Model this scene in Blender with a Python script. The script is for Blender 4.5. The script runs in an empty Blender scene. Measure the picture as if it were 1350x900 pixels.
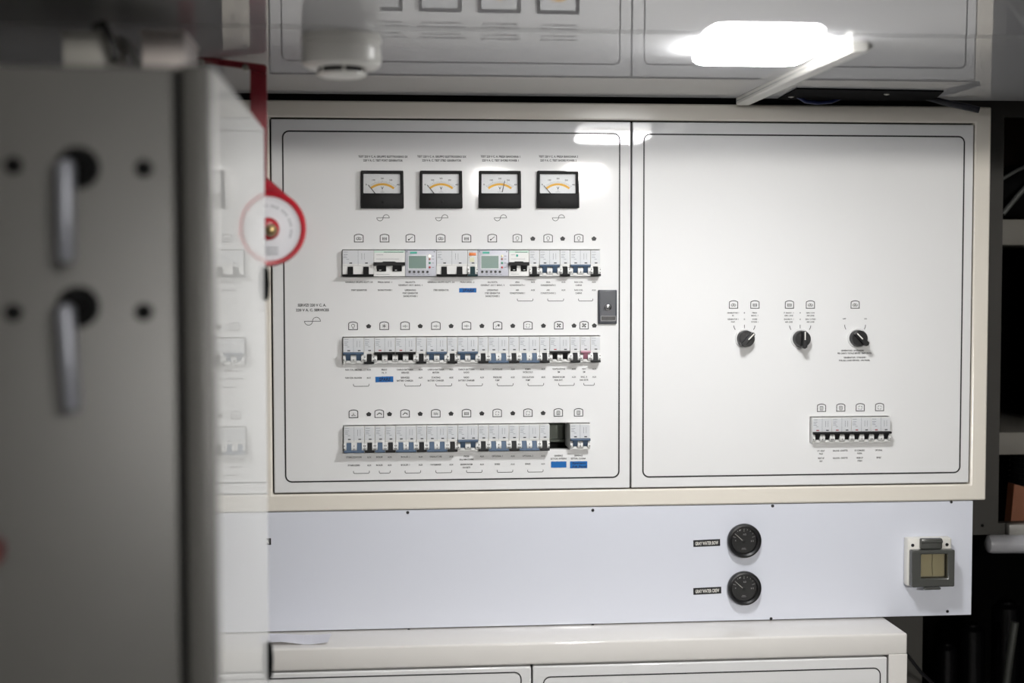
import bpy, bmesh, math, random
from mathutils import Vector, Matrix
random.seed(7)
C = bpy.context.scene.collection
R = math.radians

# ------------------------------------------------------------------ camera model
F_PX = 1875.0
YAW, PITCH, ROLL = R(5.22), R(2.793), R(-0.071)
DIST = 2.50          # camera to the plane of the cabinet doors (y = 0)
CZ = 1.50            # camera height
def axes():
    cy, sy, cp, sp = math.cos(YAW), math.sin(YAW), math.cos(PITCH), math.sin(PITCH)
    f = Vector((sy*cp, cy*cp, -sp)); r = Vector((cy, -sy, 0)); u = r.cross(f)
    cr, sr = math.cos(ROLL), math.sin(ROLL)
    return f, r*cr + u*sr, -r*sr + u*cr
FW, RT, UP = axes()
EYE = Vector((0, -DIST, CZ))
def ray(px, py):
    return FW + RT*((px-675)/F_PX) + UP*((450-py)/F_PX)
def at(px, py, Y=0.0):                     # point of the vertical plane y = Y
    d = ray(px, py); return EYE + d*((Y-EYE.y)/d.y)
def atz(px, py, Z):                        # point of the horizontal plane z = Z
    d = ray(px, py); return EYE + d*((Z-EYE.z)/d.z)
# 18 mm breaker modules set the scale: 25 modules between these two pixels
_a, _b = at(452.5, 461), at(790.5, 460)
DIST *= 0.450/(_b.x-_a.x)
EYE = Vector((0, -DIST, CZ))
MM = 0.001
def X(px, py=400, Y=0.0): return at(px, py, Y).x
def Z(py, px=622, Y=0.0): return at(px, py, Y).z

# ------------------------------------------------------------------ materials
def lin(c):
    out = []
    for v in c:
        v /= 255.0
        out.append(v/12.92 if v <= .04045 else ((v+.055)/1.055)**2.4)
    return (*out, 1.0)
MATS = {}
def mat(name, rgb, rough=.5, metal=0.0, ior=1.5, vary=0.03, scale=14.0, emit=0.0, bump=0.0, bscale=6.0, coat=0.0):
    if name in MATS: return MATS[name]
    m = bpy.data.materials.new(name); m.use_nodes = True
    nt = m.node_tree; b = nt.nodes['Principled BSDF']
    b.inputs['Roughness'].default_value = rough
    b.inputs['Metallic'].default_value = metal
    b.inputs['IOR'].default_value = ior
    if coat:
        b.inputs['Coat Weight'].default_value = coat; b.inputs['Coat Roughness'].default_value = .03
    col = lin(rgb)
    tc = nt.nodes.new('ShaderNodeTexCoord')
    if vary:
        n = nt.nodes.new('ShaderNodeTexNoise'); n.inputs['Scale'].default_value = scale; n.inputs['Detail'].default_value = 3
        mx = nt.nodes.new('ShaderNodeMix'); mx.data_type = 'RGBA'
        mx.inputs[6].default_value = tuple(c*(1-vary) for c in col[:3]) + (1,)
        mx.inputs[7].default_value = tuple(min(1, c*(1+vary)) for c in col[:3]) + (1,)
        nt.links.new(tc.outputs['Object'], n.inputs['Vector'])
        nt.links.new(n.outputs['Fac'], mx.inputs[0]); nt.links.new(mx.outputs[2], b.inputs['Base Color'])
    else:
        b.inputs['Base Color'].default_value = col
    if bump:
        n2 = nt.nodes.new('ShaderNodeTexNoise'); n2.inputs['Scale'].default_value = bscale; n2.inputs['Detail'].default_value = 1.5
        bp = nt.nodes.new('ShaderNodeBump'); bp.inputs['Strength'].default_value = 1.0; bp.inputs['Distance'].default_value = bump
        nt.links.new(tc.outputs['Object'], n2.inputs['Vector'])
        nt.links.new(n2.outputs['Fac'], bp.inputs['Height']); nt.links.new(bp.outputs['Normal'], b.inputs['Normal'])
    if emit:
        b.inputs['Emission Color'].default_value = col; b.inputs['Emission Strength'].default_value = emit
    MATS[name] = m; return m
def clear(name, tint=(255, 255, 255), ior=1.45, rough=.02):
    if name in MATS: return MATS[name]
    m = bpy.data.materials.new(name); m.use_nodes = True; nt = m.node_tree
    nt.nodes.remove(nt.nodes['Principled BSDF'])
    out = nt.nodes['Material Output']
    t = nt.nodes.new('ShaderNodeBsdfTransparent'); t.inputs['Color'].default_value = lin(tint)
    g = nt.nodes.new('ShaderNodeBsdfGlossy'); g.inputs['Roughness'].default_value = rough
    f = nt.nodes.new('ShaderNodeFresnel'); f.inputs['IOR'].default_value = ior
    mx = nt.nodes.new('ShaderNodeMixShader')
    nt.links.new(f.outputs[0], mx.inputs[0]); nt.links.new(t.outputs[0], mx.inputs[1]); nt.links.new(g.outputs[0], mx.inputs[2])
    nt.links.new(mx.outputs[0], out.inputs['Surface'])
    MATS[name] = m; return m

DOOR = mat('glossy_white_door_paint', (231, 231, 231), .035, bump=.00006, bscale=4, vary=.012, scale=3)
CREAM = mat('cream_frame_paint', (230, 224, 213), .16, vary=.03, scale=5)
FASC = mat('cool_white_laminate', (220, 223, 233), .07, vary=.01, scale=4)
LEDGE = mat('warm_white_laminate', (231, 228, 224), .06, vary=.02, scale=5)
INK = mat('black_printing_ink', (22, 22, 24), .5, vary=0)
GREYINK = mat('grey_printing_ink', (120, 124, 130), .5, vary=0)
BRK = mat('breaker_white_plastic', (222, 222, 220), .38, vary=.02)
PLATE = mat('breaker_label_grey', (205, 207, 210), .42, vary=.03, scale=60)
BLUE = mat('blue_grey_lever_plastic', (74, 94, 118), .6, vary=.03)
BLACK = mat('black_plastic', (15, 15, 17), .36, vary=.05)
CASE = mat('black_moulded_plastic', (14, 14, 15), .6, ior=1.35)
LEVER = mat('black_lever_plastic', (14, 14, 15), .6, ior=1.4)
DARKHOLE = mat('dark_cabinet_interior', (30, 32, 30), .6)
STEEL = mat('zinc_steel', (170, 168, 160), .32, metal=.9)
RAIL = mat('dull_rail_steel', (78, 82, 76), .45, metal=.6)
CHROME = mat('chrome', (215, 215, 218), .12, metal=1.0)
GLASS = clear('clear_glass')
TAPE = mat('blue_painters_tape', (5, 98, 170), .7, vary=.06, scale=90)
CEIL = mat('glossy_white_ceiling_laminate', (204, 204, 206), .02, vary=.01, scale=2, bump=.0001, bscale=1.6)
LOCKER = mat('grey_locker_paint', (70, 69, 66), .42, vary=.04, scale=6)
SIDE = mat('glossy_white_side_laminate', (242, 242, 240), .6, ior=1.01, vary=.01)
_nt = SIDE.node_tree; _g = _nt.nodes.new('ShaderNodeBsdfGlossy'); _g.inputs['Roughness'].default_value = .012
_mx = _nt.nodes.new('ShaderNodeMixShader'); _mx.inputs[0].default_value = .45
_nt.nodes['Principled BSDF'].inputs['Specular IOR Level'].default_value = 0
_nt.links.new(_nt.nodes['Principled BSDF'].outputs[0], _mx.inputs[1]); _nt.links.new(_g.outputs[0], _mx.inputs[2])
_nt.links.new(_mx.outputs[0], _nt.nodes['Material Output'].inputs['Surface'])
RED = mat('signal_red_paint', (122, 8, 28), .35, vary=.05)
LAMP = mat('lit_white_diffuser', (255, 255, 255), .4, vary=0, emit=110.0)
LAMPR = mat('lit_white_rim', (255, 255, 255), .4, vary=0, emit=78.0)
LAMPB = mat('lit_white_diffuser_far', (255, 252, 246), .4, vary=0, emit=1300.0)
LAMPC = mat('lit_white_diffuser_dim', (255, 252, 246), .4, vary=0, emit=550.0)
WHITEP = mat('white_plastic', (226, 224, 218), .3, vary=.02)
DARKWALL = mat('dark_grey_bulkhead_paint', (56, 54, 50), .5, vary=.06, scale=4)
RUBBER = mat('black_rubber', (10, 10, 11), .8, ior=1.2)

# ------------------------------------------------------------------ mesh builder
_text_cache = {}
def text_mesh(s, bold):
    k = (s, bold)
    if k not in _text_cache:
        cu = bpy.data.curves.new('t', 'FONT'); cu.body = s; cu.offset = .026 if bold else 0.016
        cu.resolution_u = 2
        o = bpy.data.objects.new('t', cu); C.objects.link(o)
        bpy.context.view_layer.update()
        dg = bpy.context.evaluated_depsgraph_get()
        me = bpy.data.meshes.new_from_object(o.evaluated_get(dg))
        vs = [(v.co.x, v.co.y) for v in me.vertices]; fs = [tuple(p.vertices) for p in me.polygons]
        bpy.data.objects.remove(o); bpy.data.curves.remove(cu); bpy.data.meshes.remove(me)
        _text_cache[k] = (vs, fs)
    return _text_cache[k]

class MB:
    def __init__(s): s.v, s.f, s.m = [], [], []
    def add(s, vs, fs, m=0):
        o = len(s.v); s.v += [tuple(v) for v in vs]
        for f in fs: s.f.append(tuple(i+o for i in f)); s.m.append(m)
        return s
    def box(s, x0, x1, y0, y1, z0, z1, m=0, bev=0, seg=2):
        vs = [(x, y, z) for x in (x0, x1) for y in (y0, y1) for z in (z0, z1)]
        fs = [(0, 1, 3, 2), (4, 6, 7, 5), (0, 4, 5, 1), (2, 3, 7, 6), (0, 2, 6, 4), (1, 5, 7, 3)]
        if not bev: return s.add(vs, fs, m)
        bm = bmesh.new(); bv = [bm.verts.new(v) for v in vs]
        for f in fs: bm.faces.new([bv[i] for i in f])
        bmesh.ops.bevel(bm, geom=bm.edges[:], offset=bev, segments=seg, affect='EDGES', profile=.5)
        bm.verts.index_update()
        s.add([v.co[:] for v in bm.verts], [[v.index for v in f.verts] for f in bm.faces], m); bm.free(); return s
    def prism(s, poly, a0, a1, axis='y', m=0):
        n = len(poly)
        def pt(p, a):
            return {'y': (p[0], a, p[1]), 'x': (a, p[0], p[1]), 'z': (p[0], p[1], a)}[axis]
        vs = [pt(p, a0) for p in poly] + [pt(p, a1) for p in poly]
        fs = [tuple(range(n)), tuple(range(2*n-1, n-1, -1))] + [(i, (i+1) % n, n+(i+1) % n, n+i) for i in range(n)]
        return s.add(vs, fs, m)
    def lathe(s, prof, c, ax=(0, -1, 0), n=40, m=0, cap=True):
        ax = Vector(ax).normalized(); c = Vector(c)
        u = ax.orthogonal().normalized(); w = ax.cross(u)
        vs, fs = [], []
        for r, h in prof:
            for i in range(n):
                a = 2*math.pi*i/n
                vs.append(c + ax*h + (u*math.cos(a)+w*math.sin(a))*max(r, 1e-5))
        for k in range(len(prof)-1):
            for i in range(n):
                j = (i+1) % n
                fs.append((k*n+i, k*n+j, (k+1)*n+j, (k+1)*n+i))
        if cap:
            fs.append(tuple(range(n))); fs.append(tuple(range((len(prof)-1)*n, len(prof)*n)))
        return s.add(vs, fs, m)
    def tube(s, pts, r, n=10, m=0):
        pts = [Vector(p) for p in pts]; vs, fs = [], []
        ref = None
        for k, p in enumerate(pts):
            t = (pts[min(k+1, len(pts)-1)] - pts[max(k-1, 0)]).normalized()
            if ref is None: ref = t.orthogonal().normalized()
            ref = (ref - t*ref.dot(t)).normalized(); w = t.cross(ref)
            rr = r[k] if isinstance(r, (list, tuple)) else r
            for i in range(n):
                a = 2*math.pi*i/n; vs.append(p + (ref*math.cos(a)+w*math.sin(a))*rr)
        for k in range(len(pts)-1):
            for i in range(n):
                j = (i+1) % n; fs.append((k*n+i, k*n+j, (k+1)*n+j, (k+1)*n+i))
        fs.append(tuple(range(n))); fs.append(tuple(range((len(pts)-1)*n, len(pts)*n)))
        return s.add(vs, fs, m)
    def stroke(s, pts, w, y, closed=False, m=0):
        pts = [Vector(p) for p in pts]; n = len(pts)
        L, Rr = [], []
        for i in range(n):
            a = pts[(i-1) % n] if closed or i > 0 else None
            b = pts[(i+1) % n] if closed or i < n-1 else None
            d1 = (pts[i]-a).normalized() if a is not None else None
            d2 = (b-pts[i]).normalized() if b is not None else None
            d1 = d1 if d1 is not None else d2; d2 = d2 if d2 is not None else d1
            n1 = Vector((-d1.y, d1.x)); n2 = Vector((-d2.y, d2.x))
            nn = n1+n2
            nn = nn.normalized() if nn.length > 1e-6 else n1
            k = 1/max(.5, nn.dot(n1))
            L.append(pts[i]+nn*w/2*k); Rr.append(pts[i]-nn*w/2*k)
        vs = [(p.x, y, p.y) for p in L] + [(p.x, y, p.y) for p in Rr]
        fs = [(i, (i+1) % n, n+(i+1) % n, n+i) for i in range(n if closed else n-1)]
        return s.add(vs, fs, m)
    def flat(s, poly, y, m=0):
        return s.add([(p[0], y, p[1]) for p in poly], [tuple(range(len(poly)))], m)
    def disc(s, cx, cz, r, y, n=20, m=0):
        return s.flat([(cx+r*math.cos(2*math.pi*i/n), cz+r*math.sin(2*math.pi*i/n)) for i in range(n)], y, m)
    def text(s, t, cx, cz, h, y, w=None, wpc=None, bold=False, m=0, sk=0.0, rot=0.0):
        vs, fs = text_mesh(t, bold)
        if not vs: return s
        x0 = min(v[0] for v in vs); x1 = max(v[0] for v in vs)
        cap = .729
        if w is None: w = (wpc*len(t)) if wpc else (x1-x0)*h/cap
        sx = w/(x1-x0); sz = h/cap
        out = []
        for v in vs:
            a = (v[0]-(x0+x1)/2)*sx + sk*v[1]*sz; b = (v[1]-cap/2)*sz
            out.append((cx+a*math.cos(rot)-b*math.sin(rot), y, cz+a*math.sin(rot)+b*math.cos(rot)))
        return s.add(out, fs, m)
    def plate(s, x0, x1, z0, z1, y0, y1, holes, m=0):
        xs = sorted({x0, x1, *[h[0] for h in holes], *[h[1] for h in holes]})
        zs = sorted({z0, z1, *[h[2] for h in holes], *[h[3] for h in holes]})
        nx, nz = len(xs)-1, len(zs)-1
        def solid(i, k):
            if not (0 <= i < nx and 0 <= k < nz): return False
            cx, cz = (xs[i]+xs[i+1])/2, (zs[k]+zs[k+1])/2
            return not any(h[0] < cx < h[1] and h[2] < cz < h[3] for h in holes)
        idx, vs, fs = {}, [], []
        def V(i, k, y):
            if (i, k, y) not in idx: idx[(i, k, y)] = len(vs); vs.append((xs[i], y, zs[k]))
            return idx[(i, k, y)]
        for i in range(nx):
            for k in range(nz):
                if not solid(i, k): continue
                fs.append((V(i, k, y0), V(i+1, k, y0), V(i+1, k+1, y0), V(i, k+1, y0)))
                fs.append((V(i, k, y1), V(i, k+1, y1), V(i+1, k+1, y1), V(i+1, k, y1)))
                if not solid(i-1, k): fs.append((V(i, k, y0), V(i, k+1, y0), V(i, k+1, y1), V(i, k, y1)))
                if not solid(i+1, k): fs.append((V(i+1, k, y0), V(i+1, k, y1), V(i+1, k+1, y1), V(i+1, k+1, y0)))
                if not solid(i, k-1): fs.append((V(i, k, y0), V(i, k, y1), V(i+1, k, y1), V(i+1, k, y0)))
                if not solid(i, k+1): fs.append((V(i, k+1, y0), V(i+1, k+1, y0), V(i+1, k+1, y1), V(i, k+1, y1)))
        return s.add(vs, fs, m)
    def build(s, name, mats, parent=None, org=None, bevel=0, smooth=True, solid=True):
        me = bpy.data.meshes.new(name)
        org = Vector(org) if org is not None else Vector((0, 0, 0))
        me.from_pydata([Vector(v)-org for v in s.v], [], s.f)
        for mm in (mats if isinstance(mats, (list, tuple)) else [mats]): me.materials.append(mm)
        me.polygons.foreach_set('material_index', s.m)
        if solid:
            bm = bmesh.new(); bm.from_mesh(me); bmesh.ops.recalc_face_normals(bm, faces=bm.faces[:]); bm.to_mesh(me); bm.free()
        if smooth:
            me.shade_smooth(); me.set_sharp_from_angle(angle=R(38))
        me.update()
        o = bpy.data.objects.new(name, me); C.objects.link(o)
        if parent is not None: o.parent = parent
        else: o.location = org
        if bevel:
            b = o.modifiers.new('bevel', 'BEVEL'); b.width = bevel; b.segments = 2; b.limit_method = 'ANGLE'; b.angle_limit = R(60)
        return o

def tag(o, label, cat, group=None):
    o['label'] = label; o['category'] = cat
    if group: o['group'] = group
    return o
def thing(name, label, cat, loc=(0, 0, 0), group=None):
    o = bpy.data.objects.new(name, None); C.objects.link(o); o.location = loc; o.empty_display_size = .02
    return tag(o, label, cat, group)
def struct(o): o['kind'] = 'structure'; return o
def copy_tree(o, parent=None):
    c = o.copy(); C.objects.link(c)
    if parent is not None: c.parent = parent
    for ch in [q for q in bpy.data.objects if q.parent == o]: copy_tree(ch, c)
    return c
def arc(cx, cz, r, a0, a1, n=12):
    return [(cx+r*math.cos(R(a0+(a1-a0)*i/n)), cz+r*math.sin(R(a0+(a1-a0)*i/n))) for i in range(n+1)]
def rrect(x0, x1, z0, z1, r, n=6):
    return arc(x1-r, z1-r, r, 0, 90, n)+arc(x0+r, z1-r, r, 90, 180, n)+arc(x0+r, z0+r, r, 180, 270, n)+arc(x1-r, z0+r, r, 270, 360, n)

# ------------------------------------------------------------------ key coordinates on the door plane
PXM = 0.450/338.0                                   # metres per pixel near the breakers
GL, GR, GC = X(358.2), X(1281.7), X(832)
GT, GB = (at(820, 159.5).z), (at(820, 644).z)
BOXL, BOXR = X(296), X(1303.8)
BOXT, BOXB = at(820, 136).z, at(820, 667).z
ZC = at(620, 128.6).z                               # underside of the ceiling
ROWX = X(452.0)
ROWZ = {1: Z(328.8), 2: Z(442.9), 3: Z(558.6)}      # top edge of every cut-out
RGX, RGZ = X(1070), at(1120, 548.6).z
HH = 0.0470                                         # cut-out height
MOD = 0.018
YP = -0.0004                                        # printing sits on the paint

# ------------------------------------------------------------------ the electrical cabinet
cab = thing('electrical_cabinet', 'wide cream wall cabinet with two white doors full of breakers and switches', 'cabinet', ((BOXL+BOXR)/2, .14, BOXB))
CO = cab.location.copy()
fr = MB()
GAP = .0028
fr.plate(BOXL, BOXR, BOXB, BOXT, 0, .022, [(GL-GAP/2, GR+GAP/2, GB-GAP/2, GT+GAP/2)])
fr.build('frame', CREAM, cab, CO, bevel=.003)
sh = MB()
sh.box(BOXL, BOXL+.015, .022, .139, BOXB, BOXT).box(BOXR-.015, BOXR, .022, .139, BOXB, BOXT)
sh.box(BOXL+.015, BOXR-.015, .022, .139, BOXT-.015, BOXT).box(BOXL+.015, BOXR-.015, .022, .139, BOXB, BOXB+.015)
sh.build('case', CREAM, cab, CO)
bk = MB(); bk.box(BOXL+.016, BOXR-.016, .125, .138, BOXB+.016, BOXT-.016); bk.build('back_plate', DARKHOLE, cab, CO)

TH = .018
holesL = [(ROWX-.0012, ROWX+25*MOD+.0006, ROWZ[1]-HH, ROWZ[1]), (ROWX-.0012, ROWX+25*MOD+.0006, ROWZ[2]-HH, ROWZ[2]),
          (ROWX-.0012, ROWX+24*MOD+.0006, ROWZ[3]-HH, ROWZ[3])]
holesR = [(RGX-.0012, RGX+8*MOD+.0006, RGZ-HH, RGZ)]
dl = MB(); dl.plate(GL+GAP/2, GC-GAP/2, GB+GAP/2, GT-GAP/2, 0, TH, holesL)
doorL = dl.build('door', DOOR, cab, CO, bevel=.0016)
dr = MB(); dr.plate(GC+GAP/2, GR-GAP/2, GB+GAP/2, GT-GAP/2, 0, TH, holesR)
doorR = dr.build('door', DOOR, cab, CO, bevel=.0016)
doorL['label'] = 'white door with meters and three breaker rows'
doorR['label'] = 'white door with three selector knobs'
# dark rebate behind the door gaps
rb = MB(); rb.plate(GL-.012, GR+.012, GB-.012, GT+.012, .023, .026, [(GL+.02, GC-.02, GB+.02, GT-.02), (GC+.02, GR-.02, GB+.02, GT-.02)])
rb.build('door_seal', RUBBER, cab, CO)
for k, (z, x1) in {1: (ROWZ[1], 25), 2: (ROWZ[2], 25), 3: (ROWZ[3], 24)}.items():
    rl = MB(); zc = z-HH/2
    rl.box(ROWX-.02, ROWX+x1*MOD+.02, .070, .0715, zc-.0175, zc+.0175).box(ROWX-.02, ROWX+x1*MOD+.02, .062, .070, zc+.0125, zc+.0137)
    rl.box(ROWX-.02, ROWX+x1*MOD+.02, .062, .070, zc-.0137, zc-.0125)
    rl.box(ROWX-.02, ROWX+x1*MOD+.02, .0605, .062, zc+.0125, zc+.0175).box(ROWX-.02, ROWX+x1*MOD+.02, .0605, .062, zc-.0175, zc-.0125)
    rl.build('mounting_rail', RAIL, cab, CO)
# border lines
def border(px0, px1, py0, py1, door, px_mid):
    b = MB()
    x0, x1 = X(px0), X(px1); z1, z0 = at(px_mid, py0).z, at(px_mid, py1).z
    b.stroke(rrect(x0, x1, z0, z1, .011), .0026, YP, closed=True)
    b.build('border_line', INK, door, CO, solid=False)
border(374.6, 816.4, 174.4, 632.0, doorL, 596)
border(848.3, 1268.3, 178.5, 625.5, doorR, 1058)

# --- printing -------------------------------------------------------
def sine(cx, cz, w, door):
    b = MB(); r = w*.24
    b.stroke([(cx-w/2, cz), (cx+w/2, cz)], .0009, YP)
    b.stroke(arc(cx-r, cz, r, 180, 360, 10), .0009, YP).stroke(arc(cx+r, cz, r, 180, 0, 10), .0009, YP)
    b.build('printed_symbol', INK, door, CO, solid=False)
def legend(lines, door, hgt=.0030, wpc=1.9*MM, bold=False, bracket=None):
    b = MB()
    for t, px, py, *w in lines:
        p = at(px, py); b.text(t, p.x, p.z, hgt, YP, w=(w[0]*PXM if w else None), wpc=wpc, bold=bold)
    if bracket:
        x0, x1, y0, y1 = bracket
        a, c = at(x0, y0), at(x1, y1)
        r = .0015
        b.stroke([(a.x, a.z), (a.x, c.z+r), (a.x+r, c.z), (c.x-r, c.z), (c.x, c.z+r), (c.x, a.z)], .0009, YP)
    b.build('printed_legend', INK, door, CO, solid=False)
def icon(px, py, kind, door):
    p = at(px, py); cx, cz = p.x, p.z; b = MB(); w = .0008
    if kind == 'house':
        s = .0046
        b.flat([(cx, cz+s*.85), (cx+s, cz+s*.12), (cx+s*.62, cz-s*.85), (cx-s*.62, cz-s*.85), (cx-s, cz+s*.12)], YP)
    else:
        W, H = .0076, .0062
        b.stroke([(cx-W, cz-H), (cx+W, cz-H), (cx+W, cz+H*.55)] + arc(cx, cz-H*1.05, math.hypot(W*.85, H*1.95), 58, 122, 8) + [(cx-W, cz+H*.55)], .0013, YP, closed=True)
        if kind == 'gen':
            b.stroke([(cx-.004, cz-.002), (cx-.004, cz+.0005), (cx-.001, cz+.002), (cx+.004, cz+.0005), (cx+.004, cz-.002)], w, YP, closed=True)
            b.stroke([(cx-.002, cz-.003), (cx, cz+.001), (cx+.002, cz-.003)], w, YP)
        elif kind == 'plug':
            for k in (-1, 0, 1): b.stroke([(cx-.0034, cz+k*.0018-.0006), (cx+.0034, cz+k*.0018-.0006)], w, YP)
            b.stroke([(cx-.0034, cz-.003), (cx-.0034, cz+.002)], w, YP).stroke([(cx+.0034, cz-.003), (cx+.0034, cz+.002)], w, YP)
        elif kind == 'switch':
            b.stroke([(cx-.004, cz-.003), (cx-.001, cz-.001), (cx+.004, cz+.003)], w*1.3, YP); b.disc(cx-.0028, cz-.0022, .0014, YP, 10)
        elif kind == 'bulb':
            b.stroke(arc(cx, cz+.0008, .0026, -60, 240, 14), w, YP).stroke([(cx-.0012, cz-.0018), (cx-.0012, cz-.0038), (cx+.0012, cz-.0038), (cx+.0012, cz-.0018)], w, YP)
        elif kind == 'snow':
            for k in range(3):
                a = R(60*k+30); b.stroke([(cx-.004*math.cos(a), cz-.004*math.sin(a)), (cx+.004*math.cos(a), cz+.004*math.sin(a))], w, YP)
        elif kind == 'battery':
            b.stroke([(cx-.0045, cz-.0006), (cx-.0018, cz-.0006)], w, YP).stroke([(cx+.0018, cz-.0006), (cx+.0045, cz-.0006)], w, YP)
            b.stroke([(cx-.0012, cz-.0022), (cx-.0012, cz+.001)], w, YP).stroke([(cx+.0008, cz-.003), (cx+.0008, cz+.002)], w, YP)
        elif kind == 'fan':
            for k in range(4):
                a = R(90*k+20)
                b.flat([(cx, cz), (cx+.0045*math.cos(a), cz+.0045*math.sin(a)), (cx+.0042*math.cos(a+.6), cz+.0042*math.sin(a+.6)), (cx+.002*math.cos(a+1.0), cz+.002*math.sin(a+1.0))], YP-.00005*k)
        elif kind == 'tap':
            b.stroke([(cx-.004, cz-.002), (cx-.001, cz+.001), (cx+.003, cz+.001), (cx+.004, cz-.002)], w*1.6, YP); b.stroke([(cx, cz+.001), (cx, cz+.0032)], w, YP)
        elif kind == 'ring':
            for k in range(4): b.stroke(arc(cx, cz-.0003, .0033, 90*k+12, 90*k+66, 5), w, YP)
        elif kind == 'pump':
            b.stroke([(cx-.0035, cz-.003), (cx-.001, cz), (cx+.001, cz+.002), (cx+.0036, cz+.002)], w, YP); b.disc(cx+.002, cz, .0015, YP, 10)
        elif kind == 'wave':
            for k in (-1, 1): b.stroke([(cx-.004+i*.001, cz-.0005+k*.0012+.0007*math.sin(i*1.6)) for i in range(9)], w, YP)
        elif kind == 'boat':
            b.stroke([(cx-.0035, cz-.003), (cx+.0035, cz-.003), (cx, cz-.0008), (cx-.0035, cz-.003)], w, YP).stroke([(cx, cz-.0008), (cx, cz+.0022)], w, YP)
        elif kind == 'board':
            b.stroke(rrect(cx-.0026, cx+.0026, cz-.0036, cz+.003, .0008, 3), w, YP, closed=True)
            for k in range(3): b.stroke([(cx-.0014, cz-.002+k*.0016), (cx+.0014, cz-.002+k*.0016)], w*.8, YP)
    b.build('printed_symbol', INK, door, CO, solid=False)

# meter legends
MX = [504.0, 581.4, 658.7, 735.2]
MT = [('TEST 220 V C. A. GRUPPO ELETTROGENO SX', '220 V A. C. TEST PORT GENERATOR', 64, 51), ('TEST 220 V C. A. GRUPPO ELETTROGENO DX', '220 V A. C. TEST STBD GENERATOR', 64, 51),
      ('TEST 220 V C. A. PRESA BANCHINA 1', '220 V A. C. TEST SHORE POWER 1', 52, 48), ('TEST 220 V C. A. PRESA BANCHINA 2', '220 V A. C. TEST SHORE POWER 2', 52, 48)]
for (a, b_, wa, wb), mx in zip(MT, MX):
    legend([(a, mx+1, 206.3, wa), (b_, mx+1, 211.4, wb)], doorL, .0036, bold=True)
    p = at(mx+1, 287); sine(p.x, p.z, .0225, doorL)
legend([('SERVIZI 220 V C. A.', 411.3, 402.0, 36.5), ('220 V A. C. SERVICES', 412, 408.4, 42.5)], doorL, .0046, bold=True)
p = at(412, 423.3); sine(p.x, p.z, .0285, doorL)

for px, k in [(473, 'gen'), (507, 'plug'), (541, 'switch'), (581, 'gen'), (615, 'plug'), (649, 'switch'), (682, 'bulb'), (702.4, 'house'), (722.6, 'bulb'), (741.7, 'house'), (763, 'bulb'), (783, 'house')]:
    icon(px, 314.2, k, doorL)
for px, k in [(465.5, 'bulb'), (486, 'house'), (506.5, 'snow'), (534, 'battery'), (554, 'house'), (574.6, 'battery'), (594.7, 'house'), (615, 'battery'), (635.3, 'house'), (656, 'pump'), (676, 'house'),
              (696, 'ring'), (716.4, 'house'), (736.6, 'fan'), (756.7, 'house'), (770, 'fan'), (783.5, 'house')]:
    icon(px, 429.2 + (622-px)*.003, k, doorL)
for px, k in [(466, 'boat'), (486.2, 'house'), (500, 'tap'), (513.5, 'house'), (534, 'tap'), (554, 'house'), (574.5, 'wave'), (594.6, 'house'), (615, 'plug'), (635.2, 'house'), (655.5, 'ring'), (676, 'house'), (696, 'ring'), (716, 'house'), (736, 'board'), (762.7, 'board')]:
    icon(px, 544.6 + (622-px)*.0065, k, doorL)

def rowleg(px, it, en, y_it, y_en, aux=None, br=None, ybr=0, sl=0.0):
    ls = [(t, px, y_it+4.0*i+(622-px)*sl) for i, t in enumerate(it)] + [(t, px, y_en+4.0*i+(622-px)*sl) for i, t in enumerate(en)]
    if aux: ls += [('AUX', aux, y_it+(622-px)*sl, 5.4), ('AUX', aux, y_en+(622-px)*sl, 5.4)]
    legend(ls, doorL, bracket=(br[0], br[1], ybr-3+(622-px)*sl, ybr+(622-px)*sl) if br else None)
r1 = [(473.5, ['GENERALE GRUPPO ELETT. SX'], ['PORT GENERATOR'], None, None), (507.5, ['PRESA BANC. 1'], ['SHORE POWER 1'], None, None),
      (541, ['SALVAVITA', 'GENERAT. SX P. BANC. 1'], ['LIFESAVING', 'PORT GENERATOR', 'SHORE POWER 1'], None, None),
      (581.5, ['GENERALE GRUPPO ELETT. DX'], ['STBD GENERATOR'], None, None), (616, ['PRESA BANC. 2'], [], None, None),
      (649.3, ['SALVAVITA', 'GENERAT. DX P. BANC. 2'], ['LIFESAVING', 'STBD GENERATOR', 'SHORE POWER 2'], None, None),
      (682, ['ARIA', 'CONDIZIONATA 1'], ['AIR', 'CONDITIONING 1'], 702.6, (682, 702.6)), (722.6, ['ARIA', 'CONDIZIONATA 2'], ['AIR', 'CONDITIONING 2'], 742.8, (722, 743)),
      (762.8, ['FAN COIL', 'CABINE'], ['FAN COIL', 'CABINS'], 783, (762.6, 781.5))]
for px, it, en, aux, br in r1: rowleg(px, it, en, 371.7, 382.2, aux, br, 396.6)
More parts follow.
